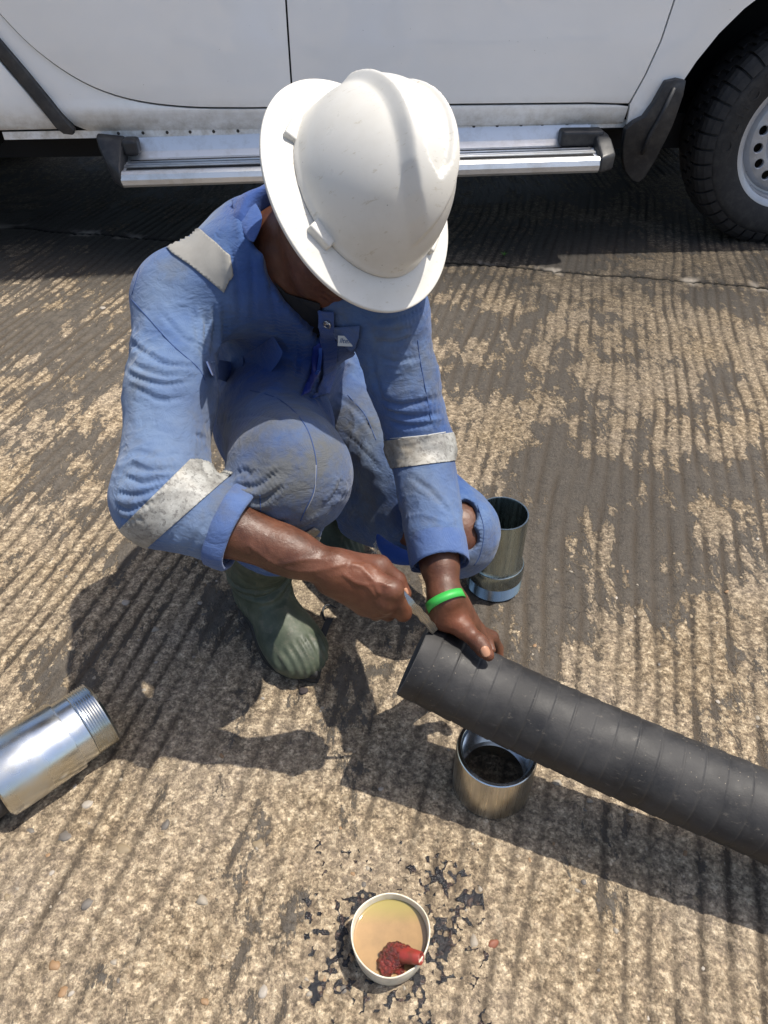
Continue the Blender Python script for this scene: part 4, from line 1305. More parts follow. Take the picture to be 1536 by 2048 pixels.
patch('neck_patch', [(548, 560), (575, 585), (640, 604), (650, 640), (648, 690), (632, 676), (606, 640), (575, 606)], simple('neck_black', (.010, .010, .012), .9), .002, .001, 6, parent=person, B_=bvh(SV, SQ))  # flat black patch filling the lower open neck
# turned-up right cuff: a loose roll of cloth, and the plain buttoned left cuff
def cuff_ring(name, a, b, t0, t1, r0, r1, mat, flare=.0, th=.003, wav=.002, seed=0):
    d = b - a; fx, fy, fz = frame(d)
    P0, P1 = lerp(a, b, t0), lerp(a, b, t1)
    V, Fc = [], []
    n_ = 72
    prof = [(0, 0), (.12, 1), (.5, 1.2), (.9, 1), (1, .3), (1, -.7), (.85, -1.2), (.0, -1.2)]
    for i in range(n_):
        an = 2 * math.pi * i / n_
        dr = A(fx) * math.cos(an) + A(fy) * math.sin(an)
        wob = wav * (math.sin(3 * an + seed) + .6 * math.sin(5 * an + 2 * seed) + .4 * math.sin(9 * an))
        for u_, o_ in prof:
            V.append(lerp(P0, P1, u_ + .06 * math.sin(2 * an + seed) * u_) + dr * (lerp(r0, r1, u_) + o_ * th + wob))
    m_ = len(prof)
    for i in range(n_):
        j = (i + 1) % n_
        for k in range(m_ - 1):
            Fc.append((i * m_ + k, j * m_ + k, j * m_ + k + 1, i * m_ + k + 1))
    me = mesh(name, V, Fc)
    for nm in ('dirt', 'wear', 'clean'):
        at = me.attributes.new(nm, 'FLOAT', 'POINT'); at.data.foreach_set('value', [(.15, .35, .35)[('dirt', 'wear', 'clean').index(nm)]] * len(me.vertices))
    o = link(name, me, mat, coverall)
    return o
cuff_ring('rolled_cuff', RE, RW, cuffR - .115, cuffR + .012, .0565, .0560, cloth.m, th=.0040, wav=.0016, seed=1)
cuff_ring('cuff', LE, LW, cuffL - .16, cuffL + .003, .0452, .0440, cloth.m, th=.0009, wav=.0008, seed=2)
# seams
for s_ in ([(262, 598), (300, 640), (345, 690), (395, 735), (412, 765)], [(300, 470), (285, 520), (264, 590)], [(835, 680), (840, 720), (853, 790), (862, 840)], [(870, 650), (880, 700), (890, 780), (896, 835)],
           [(500, 780), (560, 800), (610, 850), (632, 920), (628, 980), (610, 1020), (600, 1045)], [(520, 990), (522, 1040)],
           [(955, 1010), (968, 1060), (960, 1110), (945, 1135)], [(695, 790), (730, 830), (752, 880)], [(400, 430), (425, 450), (470, 400)]):
    seam(s_)
seam([(770, 878), (840, 872), (905, 862)], .0009, mat=thread_l); seam([(780, 938), (850, 932), (908, 922)], .0009, mat=thread_l)
seam([(632, 930), (628, 985), (608, 1030)], .0008, 'frayed_stitching', simple('grey_stitching', (.22, .23, .25), .9))
# chest pockets, placket, zip, press stud, maker's label
def cattr(o, d=.1, w_=.1, c=.5):
    me = o.data
    for nm, v in (('dirt', d), ('wear', w_), ('clean', c)):
        at = me.attributes.new(nm, 'FLOAT', 'POINT'); at.data.foreach_set('value', [v] * len(me.vertices))
    return o
pocket = cattr(patch('chest_pocket', [(672, 650), (700, 650), (724, 649), (722, 672), (716, 692), (702, 708), (686, 715), (671, 718)], cloth.m, .003, .003, 6, puff=.0005), .15, .35, .4)
cattr(patch('placket', [(643, 618), (672, 620), (674, 690), (668, 740), (652, 790), (622, 802), (636, 770), (645, 720)], cloth.m, .003, .003, 6), .05, .05, .8)
navy = simple('zip_blue', (.012, .03, .22), .6)
patch('zip_tape', [(626, 690), (640, 684), (648, 700), (636, 745), (618, 785), (600, 796), (618, 750)], navy, .0015, .002, 6)
zp, zn = onto(GB, [(642, 692), (636, 725), (622, 765), (610, 790)])
zt = Matrix()
zm = simple('zip_teeth', (.05, .12, .42), .5)
if len(zp) > 4:
    V, Fc = tube(zp + zn * .0045, .0026, 8); link('zip', mesh('zip', V, Fc), zm, coverall)
    P = smooth_path(zp + zn * .006, 40)
    V, Fc = [], []
    for i, p in enumerate(P):
        b_, f_ = boxv(-.0028, .0028, -.0008, .0008, -.0014, .0014)
        dd = Vector(P[min(i + 1, 39)] - P[max(i - 1, 0)])
        x_, y_, z_ = frame(dd)
        o_ = len(V); V += [Vector(p) + x_ * q[0] + z_ * q[1] + y_ * q[2] for q in b_]; Fc += [tuple(o_ + k for k in g) for g in f_]
    link('zip_teeth', mesh('zip_teeth', V, Fc), zm, coverall, smooth=False)
def disc_on(name, px, py, prof, mat, parent=None, lift=.004):
    h = GB.ray_cast(EYE, ray(px, py))
    V, Fc = lathe(prof, 24)
    return link(name, mesh(name, place(V, h[0] + h[1] * lift, h[1]), Fc), mat, parent or coverall)
steel = simple('bright_steel', (.62, .61, .58), .22, metal=1.0)
disc_on('press_stud', 660, 643, [(.0002, .0022), (.004, .0020), (.0052, .0012), (.0058, .0024), (.0066, .002), (.0068, 0), (.0068, -.004)], steel, lift=.0075)
PKB = BVHTree.FromPolygons([v.co.copy() for v in pocket.data.vertices], [tuple(p.vertices) for p in pocket.data.polygons])
h = PKB.ray_cast(EYE, ray(689, 683))
hp_, hn_ = (h[0], h[1]) if h[0] is not None else (Vector(on(686, 683)), -ray(686, 683))
hn_ = (hn_ * .12 - ray(686, 683)).normalized()
lx = (Vector(unD(702, 674, 1.0)) - Vector(unD(674, 673, 1.0))); lx = (lx - hn_ * lx.dot(hn_)).normalized(); ly = hn_.cross(lx)
V, Fc = boxv(-.0108, .0108, -.0074, .0074, 0, .0012)
lab = link('maker_label', mesh('maker_label', [hp_ + hn_ * (.0095 + q[2]) + lx * q[0] + ly * q[1] for q in V], Fc), simple('label_white', (.55, .54, .50), .8), coverall, smooth=False)
me = text_mesh('lltex', .0100, .0002, .25)
for v in me.vertices: v.co = hp_ + hn_ * (.0110 + v.co.z) + lx * v.co.x + ly * v.co.y
link('lettering', me, simple('label_ink', (.012, .05, .16), .7), lab, smooth=False)
# collar: the turned-down right leaf and the strip that runs on behind the neck
cl = []
for px, py in ((470, 385), (486, 396), (500, 420), (512, 452), (520, 478)): cl.append((px, py))
def leaf(name, rows, mat, th=.0022):
    V = []; n_ = len(rows[0])
    for r_ in rows: V += [tuple(p) for p in r_]
    Fc = [(i * n_ + k, i * n_ + k + 1, (i + 1) * n_ + k + 1, (i + 1) * n_ + k) for i in range(len(rows) - 1) for k in range(n_ - 1)]
    o = link(name, mesh(name, V, Fc), mat, coverall)
    sm = o.modifiers.new('thick', 'SOLIDIFY'); sm.thickness = th; sm.offset = 0
    sb = o.modifiers.new('round', 'SUBSURF'); sb.levels = 1; sb.render_levels = 2
    return o
# collar stands round the neck and folds outward
ncen = NECK + TD * .018
rows = [[], [], [], []]
for i in range(25):
    an = R(-118 + 236 * i / 24)            # 0 = nape
    drv = -FD * math.cos(an) + SD * math.sin(an)
    side = abs(math.sin(an)); fr = max(0, -math.cos(an))
    drop = TD * (-.050 * fr - .006 * side) + FD * .0
    wv = .004 * math.sin(5 * an + 1) + .003 * math.sin(11 * an)
    rows[0].append(ncen + drv * .058 + drop - TD * .012)
    rows[1].append(ncen + drv * (.061 + wv * .3) + drop + TD * .022)
    rows[2].append(ncen + drv * (.078 + wv) + drop + TD * (.017 - .010 * fr))
    rows[3].append(ncen + drv * (.110 + wv * 1.5 + .012 * fr) + drop - TD * (.018 + .016 * fr))
o = leaf('collar', rows, cloth.m)
cattr(o, .05, .15, .75)
def leafpx(name, att, free, up_=.012, n_=14, dep=1.03):
    """a turned-back leaf of cloth: sewn edge on the garment, free edge standing towards the viewer"""
    a_ = smooth_path([(*p, 0) for p in att], n_); f_ = smooth_path([(*p, 0) for p in free], n_)
    Ds = []
    for k in range(n_):
        h = GB.ray_cast(EYE, ray(a_[k][0], a_[k][1]))
        d0 = float((np.array(h[0]) - A([0, 0, CAM_H])) @ A([0, _c, -_s])) if h[0] is not None else dep
        Ds.append(d0)
    Ds = np.polyval(np.polyfit(np.arange(n_), Ds, 2), np.arange(n_))
    rws = [[] for _ in range(5)]
    for k in range(n_):
        for r_ in range(5):
            u_ = r_ / 4
            x, y = lerp(a_[k][:2], f_[k][:2], u_)
            rws[r_].append(unD(x, y, Ds[k] + .002 - up_ * u_ - math.sin(math.pi * u_) * .005))
    return cattr(leaf(name, rws, cloth.m, .0020), .0, .25, .55)
for s_ in ([(415, 726), (440, 722), (486, 714)], [(488, 716), (516, 697), (548, 676)]): seam(s_, .0010, mat=simple('pale_blue_stitching', (.16, .22, .36), .9))
leafpx('pocket_flap', [(486, 713), (500, 703), (515, 693), (530, 683), (547, 671)], [(494, 732), (512, 747), (530, 753), (552, 732), (567, 706)], .012)
leafpx('pocket_flap', [(411, 722), (436, 719), (462, 722), (488, 710)], [(424, 752), (440, 760), (462, 766), (483, 760)], .012)
leafpx('collar_leaf', [(462, 398), (466, 416), (472, 436), (482, 458), (496, 480)], [(497, 388), (513, 408), (525, 434), (520, 460), (508, 485)], .014)
# wristband
W_ = lerp(LE, LW, 1.0)
d = nrm(LW - LE); tl = nrm(d + A([.28, 0, .0]))
V, Fc = lathe([(.0262, -.0060), (.0284, -.0064), (.0287, .0064), (.0264, .0060)], 64, True)
fx, fy, fz = frame(tl)
V = [Vector(lerp(LE, LW, 1.02)) + fx * v[0] * 1.04 + fy * v[1] * 1.02 + fz * v[2] for v in V]
gb = Mat('green_silicone', col=(.035, .36, .060), rough=.5)
link('wristband', mesh('wristband', V, Fc), gb.m, person)
# fingernails
nail = simple('fingernail', (.34, .17, .10), .35)
SB = bvh(SV, SQ)
def nail_at(px, py, ax_px, ln, wd):
    h = SB.ray_cast(EYE, ray(px, py))
    if h[0] is None: return
    h2 = SB.ray_cast(EYE, ray(px + ax_px[0], py + ax_px[1]))
    d_ = ((h2[0] if h2[0] is not None else h[0] + Vector((0, -.01, -.01))) - h[0]).normalized()
    n_ = h[1]; d_ = (d_ - n_ * d_.dot(n_)).normalized(); s_ = n_.cross(d_)
    V, Fc = [], []
    for i in range(9):
        for j in range(7):
            u_, v_ = -1 + i / 4, -1 + j / 3
            wsc = math.sqrt(max(.05, 1 - abs(u_) ** 3.0))
            V.append(h[0] + d_ * u_ * ln + s_ * v_ * wd * wsc + n_ * (.0011 - .0030 * (v_ * wsc) ** 2 - .0010 * u_ * u_))
    Fc = [(i * 7 + j, i * 7 + j + 1, (i + 1) * 7 + j + 1, (i + 1) * 7 + j) for i in range(8) for j in range(6)]
    o = link('fingernail', mesh('fingernail', V, Fc), nail, person)
    sm = o.modifiers.new('thick', 'SOLIDIFY'); sm.thickness = .0012; sm.offset = -1
nail_at(971, 1303, (4, 8), .0078, .0062)
nail_at(812, 1183, (4, 10), .005, .0032)
# torn threads at the knee and the bare blue turn-up beneath
for k in range(16):
    p = unD(752 + rnd.uniform(-6, 8), 1078 + k * 2.2, 1.255 + rnd.uniform(-.01, .01))
    q = p + A([rnd.uniform(-.008, .010), rnd.uniform(-.006, .004), rnd.uniform(-.022, -.006)])
    V, Fc = tube(smooth_path([p, (p + q) / 2 + A([rnd.uniform(-.004, .004), 0, .002]), q], 8), .0005, 4)
    link('loose_thread', mesh('loose_thread', V, Fc), thread_l, coverall)
fl_ = [[unD(x, y, D) for x, y, D in r_] for r_ in (
    [(752, 1060, 1.235), (772, 1080, 1.225), (806, 1098, 1.215), (842, 1112, 1.205)],
    [(750, 1080, 1.228), (768, 1098, 1.215), (802, 1112, 1.205), (842, 1120, 1.198)],
    [(758, 1102, 1.222), (772, 1116, 1.212), (800, 1124, 1.204), (842, 1126, 1.198)],
    [(770, 1120, 1.225), (785, 1128, 1.218), (806, 1132, 1.210), (842, 1131, 1.203)])]
cattr(leaf('torn_flap', fl_, cloth.m, .0014), .0, .1, 1.0)
# eyes under the brim
for s_ in (-1, 1):
    bm = bmesh.new(); bmesh.ops.create_uvsphere(bm, u_segments=16, v_segments=10, radius=.0115)
    me = bpy.data.meshes.new('eye'); bm.to_mesh(me); bm.free()
    o = link('eye', me, simple('eye_white', (.6, .55, .5), .2), person)
    o.location = Vector(HEAD + HU * .005 + HF * .0815 + HR * .032 * s_)

# ------------------------------------------------------------------ rubber boots
rub = Mat('green_rubber', rough=.55, spec=.35)
co = rub.coord('Object')
rb_ = rub.ramp(rub.noise(co, 16, 5, .65), [(.3, (.032, .042, .028)), (.55, (.066, .080, .054)), (.75, (.115, .125, .092))])
rub.set(col=rub.mix(rub.ramp(rub.noise(co, 60, 4, .7), [(.55, 0.0), (.72, .6)]), rb_, (.14, .125, .095)), rough=rub.ramp(rub.noise(co, 40, 4), [(.3, .42), (.7, .70)]), normal=rub.bump(rub.noise(co, 90, 3), .15, .002))
sole_m = simple('black_rubber_sole', (.018, .017, .016), .7)
def boot(an, toe, shaft_top, toe_z=0.0, pitch_heel=0.0):
    """an: ankle, toe: tip on the ground, shaft_top: where the shaft goes"""
    fd = toe - an; fd[2] = 0; fd = nrm(fd); up = A([0, 0, 1.0])
    if pitch_heel: fd = nrm(fd * math.cos(pitch_heel) - up * math.sin(pitch_heel)); up = nrm(np.cross(np.cross(fd, up), fd))
    sd_ = np.cross(fd, up)
    base = an - up * (.105)
    Lf = .185
    pt = lambda f_, s_, u_: base + fd * (f_ if f_ < 0 else f_ * .92) + sd_ * s_ + up * u_
    lo = np.minimum.reduce([pt(-.09, 0, 0), pt(.25, 0, 0), shaft_top]) - .1; hi = np.maximum.reduce([pt(-.09, 0, 0), pt(.25, 0, .12), shaft_top]) + .1
    Fb = Field(lo, hi, .0036)
    Fb.put(ell(pt(-.035, 0, .055), (.056, .040, .050), (fd, sd_, up)), .03)
    Fb.put(cap(pt(-.03, 0, .045), pt(.10, .004, .040), .038, .044, (up, .9)), .03)
    Fb.put(ell(pt(.125, .004, .040), (.075, .054, .040), (fd, sd_, up)), .03)
    Fb.put(ell(pt(.160, .002, .034), (.052, .050, .034), (fd, sd_, up)), .03)
    Fb.put(cap(pt(.005, 0, .105), pt(.10, .002, .058), .046, .036), .03)
    Fb.put(cap(pt(0, 0, .075), pt(-.004, 0, .135), .050, .054), .03)
    st = shaft_top
    Fb.put(cap(pt(-.004, 0, .135), lerp(pt(-.004, 0, .135), st, .5), .054, .058), .02)
    Fb.put(cap(lerp(pt(-.004, 0, .135), st, .5), st, .058, .064), .02)
    V, Q = Fb.mesh(); V = relax(V, Q, 2, .45); N_ = vnormals(V, Q)
    L_ = (V - base); f_ = L_ @ fd; s_ = L_ @ sd_; u_ = L_ @ up
    r = np.zeros(len(V))
    fan = s_ / (.06 + np.clip(.25 - f_, 0, .3) * .15)
    toe_z_ = ss(.146, .156, f_ + 0.25 * np.abs(s_) * 0) * ss(.018, .026, u_)
    r += toe_z_ * .0012 * np.sign(np.sin(fan * 34)) * np.abs(np.sin(fan * 34)) ** .5
    ins = ss(.004, .012, f_) * (1 - ss(.070, .078, f_)) * (1 - ss(.034, .040, np.abs(s_))) * ss(.05, .06, u_)
    r += ins * (.0022 + .0009 * np.sin((u_ - f_ * .9) * 520))
    hl = (1 - ss(.03, .05, f_)) * ss(.022, .03, u_) * (1 - ss(.08, .09, u_)) * ss(.03, .04, np.abs(s_) + np.clip(-f_, 0, 1))
    r += hl * .0010 * np.sin(f_ * 560)
    wrk = ss(.10, .115, u_) * (1 - ss(.135, .15, u_))
    r += wrk * .0035 * np.sin(u_ * 330 + 4 * np.sin(s_ * 22))
    V = V + N_ * r[:, None]
    b_ = link('boot', mesh('boot', V, Q), rub.m, person)
    # sole
    V, Fc = [], []
    n_ = 64; out = []
    for i in range(n_):
        a_ = 2 * math.pi * i / n_
        c_, s2 = math.cos(a_), math.sin(a_)
        f0 = .066 + .152 * c_
        wd = np.interp(f0, [-.085, -.05, .03, .12, .17, .215], [.034, .049, .045, .061, .057, .024])
        out.append((f0, s2 * wd * (1.0 if abs(c_) < .98 else .9)))
    rings = [(.97, -.001), (1.0, .003), (1.0, .010), (.985, .0115), (1.0, .013), (1.0, .022), (.96, .027)]
    for k, (sc, uz) in enumerate(rings):
        for i, (f0, s0) in enumerate(out):
            lug = .9965 if (i // 2) % 2 and k in (1, 2) else 1.0
            V.append(pt(.065 + (f0 - .065) * sc * lug * 1.045, s0 * sc * lug * 1.07, uz * 1.25))
    for k in range(len(rings) - 1):
        for i in range(n_):
            j = (i + 1) % n_
            Fc.append((k * n_ + i, k * n_ + j, (k + 1) * n_ + j, (k + 1) * n_ + i))
    Fc.append(tuple(range(n_ - 1, -1, -1))); Fc.append(tuple((len(rings) - 1) * n_ + i for i in range(n_)))
    link('sole', mesh('sole', V, Fc), sole_m, b_)
    return b_
toeR = unZ(612, 1338)
boot(A([RA[0], RA[1], .108]), toeR, lerp(RA, RK, .52))
boot(A([LA[0], LA[1], .150]), A([-.085, 1.12, 0]), lerp(LA, LK, .50), pitch_heel=.42)
# ------------------------------------------------------------------ hard hat
hat_m = Mat('hat_plastic', rough=.32, spec=.5)
co = hat_m.coord('Object')
d1 = hat_m.ramp(hat_m.noise(co, 9, 5, .7), [(.48, 0.0), (.72, .5)])
d2 = hat_m.ramp(hat_m.noise(hat_m.coord('Object', scale=(1, 3, 1)), 55, 4, .75), [(.61, 0.0), (.68, .8)])
d3 = hat_m.ramp(hat_m.voro(co, 60).outputs['Distance'], [(.02, 1.0), (.05, 0.0)])
d3 = hat_m.math('MULTIPLY', d3, hat_m.ramp(hat_m.noise(co, 14, 2), [(.48, 0.0), (.54, .9)]))
cl = hat_m.mix(d1, (.57, .555, .51), (.47, .445, .385))
cl = hat_m.mix(hat_m.math('MULTIPLY', d2, .9), cl, (.42, .38, .30))
cl = hat_m.mix(d3, cl, (.10, .09, .08))
hat_m.set(col=cl, rough=hat_m.ramp(hat_m.noise(co, 30, 4), [(.3, .26), (.7, .44)]), sub=.0)
hat = empty('hard_hat', HC)
tag(hat, "cream white full-brim plastic hard hat with a V ridge on the crouching worker's head", 'hard hat')
hat.matrix_world = Matrix(((HR[0], HF[0], HU[0], HC[0]), (HR[1], HF[1], HU[1], HC[1]), (HR[2], HF[2], HU[2], HC[2]), (0, 0, 0, 1)))
if hat.matrix_world.determinant() < 0:
    hat.matrix_world = Matrix(((-HR[0], HF[0], HU[0], HC[0]), (-HR[1], HF[1], HU[1], HC[1]), (-HR[2], HF[2], HU[2], HC[2]), (0, 0, 0, 1)))
DX, DY, DZ = .1003, .1201, .1457
BX, BY, SAG = .1413, .1603, .008
def dome_fn(off):
    def fn(X, Y, Z):
        rx, ry, rz = DX - off, DY - off, DZ - off
        k0 = np.sqrt((X / rx) ** 2 + (Y / ry) ** 2 + (Z / rz) ** 2); k1 = np.sqrt((X / rx ** 2) ** 2 + (Y / ry ** 2) ** 2 + (Z / rz ** 2) ** 2)
        d = k0 * (k0 - 1) / np.maximum(k1, 1e-6)
        # V ridge: two broad raised arms that meet low on the front, a valley between them
        yy = Y + 0 * X
        wo = np.interp(yy, [-.115, -.06, 0, .044, .074, .094, .106, .112], [.034, .040, .042, .039, .030, .018, .004, -.01])
        wi = np.interp(yy, [-.115, -.06, -.02, .017, .047, .064, .08], [.030, .032, .030, .024, .014, -.002, -.03])
        xa = np.abs(X) + 0 * Y
        rid = ss(.004, -.007, xa - wo) * ss(-.006, .004, xa - wi) * ss(.045, .075, Z + 0 * X)
        rid = np.maximum(rid, .22 * ss(.004, -.007, xa - wo) * ss(.045, .075, Z + 0 * X))
        mid = 0.0
        return (d - .0125 * rid - .0015 * (1 - ss(.010, .016, Z + 0 * d))).astype(np.float32)
    return fn
Fh = Field((-.125, -.14, -.012), (.125, .14, .17), .0022)
Fh.put((dome_fn(0.0), (-.12, -.135, -.01), (.12, .135, .165)), .001)
Fh.put(ell((0, 0, -.004), (DX - .0075, DY - .0075, DZ - .0075)), .001, 'sub')
Fh.put(boxp((0, 0, -.046), (.2, .2, .05), ((1, 0, 0), (0, 1, 0), (0, 0, 1)), .001), .002, 'sub')
V, Q = Fh.mesh(); V = relax(V, Q, 2, .4)
link('shell', mesh('shell', V, Q), hat_m.m, hat)
# brim: a dished ring with a rounded lip
V, Fc = [], []
prof = [(0.0, .004, .0), (.10, .0052, 1), (.5, .0030, 1), (.93, .0016, 1), (.985, .0028, 1), (1.0, .0012, 1), (1.0, -.0012, 1), (.985, -.0026, 1), (.93, -.0012, 1), (.5, .0004, 1), (0.0, .0012, 1)]
nb = 128
for i in range(nb):
    a = 2 * math.pi * i / nb
    ca_, sa_ = math.cos(a), math.sin(a)
    for t, dz_, _ in prof:
        rx = lerp(DX - .003, BX, t); ry = lerp(DY - .003, BY, t)
        sg = -SAG * sa_ ** 2 * t ** 1.5 - .004 * t * t
        V.append((rx * ca_, ry * sa_, dz_ + sg))
mp_ = len(prof)
for i in range(nb):
    j = (i + 1) % nb
    for k in range(mp_):
        l = (k + 1) % mp_
        Fc.append((i * mp_ + k, j * mp_ + k, j * mp_ + l, i * mp_ + l))
link('brim', mesh('brim', V, Fc), hat_m.m, hat)
for az, hgt_ in ((52, .014), (-52, .014), (128, .012), (-128, .012)):
    a = R(az)
    sx, cy = math.sin(a), math.cos(a)
    rr_ = 1.0 / math.sqrt((sx / (DX + .004)) ** 2 + (cy / (DY + .004)) ** 2)
    V, Fc = boxv(-.017, .017, -.010, .009, -.002, hgt_)
    M = Matrix.Rotation(-a, 4, 'Z')
    V = [M @ Vector((v[0], v[1] + rr_, v[2])) for v in V]
    bevel(link('accessory_lug', mesh('lug', V, Fc), hat_m.m, hat), .003, 3)
# headband and cradle inside
V, Fc = lathe([(.0, .120), (.05, .112), (.082, .07), (.086, .01), (.084, -.018), (.081, -.018), (.083, .01), (.079, .07), (.048, .109), (.0, .117)], 40)
V = [(v[0], v[1] * 1.18, v[2]) for v in V]
link('headband', mesh('headband', V, Fc), simple('grey_web', (.08, .08, .09), .7), hat)
# ------------------------------------------------------------------ heavy black rubber hose held by the worker
hose_m = Mat('ribbed_black_rubber', col=(.028, .027, .028), rough=.62, spec=.35)
co = hose_m.coord('Object')
hc = hose_m.mix(hose_m.ramp(hose_m.noise(co, 12, 6, .7), [(.42, 0.0), (.72, .7)]), (.017, .0165, .017), (.058, .056, .055))
hc = hose_m.mix(hose_m.ramp(hose_m.noise(hose_m.coord('Object', scale=(1, 1, 3)), 60, 5, .8), [(.60, 0.0), (.74, .7)]), hc, (.16, .14, .115))
hc = hose_m.mix(hose_m.math('MULTIPLY', hose_m.ramp(hose_m.voro(co, 130).outputs['Distance'], [(.04, 1.0), (.10, 0.0)]), hose_m.ramp(hose_m.noise(co, 7, 3), [(.5, 0.0), (.62, .8)])), hc, (.32, .27, .20))
wvh = hose_m.noise(hose_m.coord('Object'), 300, 2)
hose_m.set(col=hc, normal=hose_m.bump(wvh, .2, .001), rough=hose_m.ramp(hose_m.noise(co, 24, 4), [(.3, .46), (.7, .74)]))
HR_ = .0605
hpath = [unD(828, 1316, 1.086), unD(930, 1366, 1.080), unD(1060, 1428, 1.066), unD(1200, 1491, 1.045), unD(1350, 1556, 1.022), unD(1536, 1634, .998), (.72, .400, .092), (.92, .330, .066), (1.20, .27, .0625), (1.7, .20, .0625), (2.4, .30, .0625)]
hp = smooth_path(hpath, 420)
lenacc = np.concatenate([[0], np.cumsum(np.linalg.norm(np.diff(hp, axis=0), axis=1))])
hs = np.interp(np.linspace(0, lenacc[-1], 1500), lenacc, np.arange(len(lenacc)))
hp = np.stack([np.interp(hs, np.arange(len(lenacc)), hp[:, i]) for i in range(3)], 1)
lenacc = np.linspace(0, lenacc[-1], 1500)
V, Fc = [], []
nr = 72
upv = None
for i, p in enumerate(hp):
    t = nrm(hp[min(i + 1, 1499)] - hp[max(i - 1, 0)])
    if upv is None: upv = nrm(A([0, 0, 1]) - t * t[2])
    upv = nrm(upv - t * (upv @ t)); sv = np.cross(t, upv)
    for k in range(nr):
        a = 2 * math.pi * k / nr
        # helical wrap marks: a fine groove every ~43 mm, shallow cushion between
        s_ = (lenacc[i] + .006 * math.cos(a + .6) + .0005 * math.sin(lenacc[i] * 60) + .031 * a / (2 * math.pi)) / .031
        f_ = s_ - math.floor(s_)
        r_ = HR_ + .0014 * (f_ - .5) * (1 - math.exp(-(f_ / .04) ** 2)) - .0016 * math.exp(-((min(f_, 1 - f_)) / .035) ** 2)
        V.append(p + (upv * math.cos(a) + sv * math.sin(a)) * r_)
nrow = len(hp)
for i in range(nrow - 1):
    for k in range(nr):
        l = (k + 1) % nr
        Fc.append((i * nr + k, i * nr + l, (i + 1) * nr + l, (i + 1) * nr + k))
hose = link('rubber_hose', mesh('rubber_hose', V, Fc), hose_m.m)
tag(hose, 'thick black wrapped rubber hose held over the steel socket, running off right', 'hose')
# wall and bore at the cut end
t0 = nrm(hp[0] - hp[2])
V, Fc = lathe([(HR_ - .0004, -.001), (HR_ - .002, .0012), (.0515, .0008), (.0502, -.004), (.0502, -.30)], 72)
cutm = Mat('cut_rubber_edge', col=(.075, .074, .072), rough=.9)
cutm.set(normal=cutm.bump(cutm.noise(cutm.coord('Object'), 300, 3), .5, .002))
link('cut_wall', mesh('cut_wall', place(V, hp[0], t0), Fc), cutm.m, hose)

# ------------------------------------------------------------------ steel fittings
def metal(name, col, rough, streak=(1, 1, 60), tint=None):
    q = Mat(name, col=col, rough=rough, metal=1.0)
    co = q.coord('Object', scale=streak)
    cc = q.mix(q.ramp(q.noise(co, 12, 4, .6), [(.3, 0.0), (.7, .55)]), col, tuple(v * .62 for v in col))
    if tint: cc = q.mix(q.ramp(q.noise(q.coord('Object'), 14, 5, .6), [(.42, 0.0), (.62, .7)]), cc, tint)
    q.set(col=cc, rough=q.ramp(q.noise(co, 20, 3), [(.3, rough * .7), (.7, rough * 1.5)]))
    return q.m
def thread_prof(r, z0, z1, n, dep):
    out = []
    for k in range(n):
        a = z0 + (z1 - z0) * k / n; b = z0 + (z1 - z0) * (k + .5) / n
        out += [(r - dep, a), (r, b)]
    return out + [(r - dep, z1)]
zincp = metal('zinc_plate', (.70, .74, .78), .22, (1, 1, .2), (.60, .56, .44))
zind = metal('zinc_plate_dull', (.30, .36, .38), .22, (8, 8, .6), (.26, .29, .29))
turned = metal('turned_steel', (.60, .57, .51), .30, (30, 30, .5), (.40, .35, .26))
# 1 lying hose tail: swaged sleeve, neck, threaded end, stub of hose
T1, S1, S0 = unZ(205, 1424, .0628), unZ(135, 1470, .0628), unZ(-12, 1566, .0628)
ax = nrm(T1 - S0)
L1 = float((S1 - S0) @ ax); L2 = float((T1 - S0) @ ax)
ft = empty('hose_fitting', S0)
tag(ft, 'shiny zinc hose fitting with threaded end lying on the ground at far left', 'pipe fitting')
def part(name, prof, mat, parent, org, dirv, n=96, sm=True, base=None):
    V, Fc = lathe(prof, n)
    P = place(V, (0, 0, 0), dirv)
    o = link(name, mesh(name, P, Fc), mat, parent)
    o.data.set_sharp_from_angle(angle=R(32))
    o.location = Vector(org) - (Vector(base) if base is not None else Vector((0, 0, 0)))
    return o
part('sleeve', [(.048, -.002), (.058, -.002), (.0616, .001), (.0625, .004), (.0625, L1 - .003), (.0615, L1), (.055, L1)], zincp, ft, S0, ax, base=S0)
part('neck', [(.0575, L1 - .004), (.0578, L1 + .024)], zincp, ft, S0, ax, base=S0)
part('thread', [(.0575, L1 + .024)] + thread_prof(.0588, L1 + .024, L2 - .002, 9, .0024) + [(.0545, L2), (.050, L2 + .0005), (.0485, L2 - .002), (.0485, L1 - .02)], zincp, ft, S0, ax, base=S0)
part('bore', [(.0486, L1 - .02), (0, L1 - .02)], simple('dark_bore', (.02, .02, .02), .6), ft, S0, ax, base=S0)
V, Fc = tube(smooth_path([S0 + ax * .03, S0 - ax * .06, S0 - ax * .20 + A([0, 0, -.006]), S0 - ax * .40 + A([.0, 0, -.010])], 24), .0512, 40)
o = link('hose_stub', mesh('hose_stub', V, Fc), hose_m.m, ft); o.location = -Vector(S0)
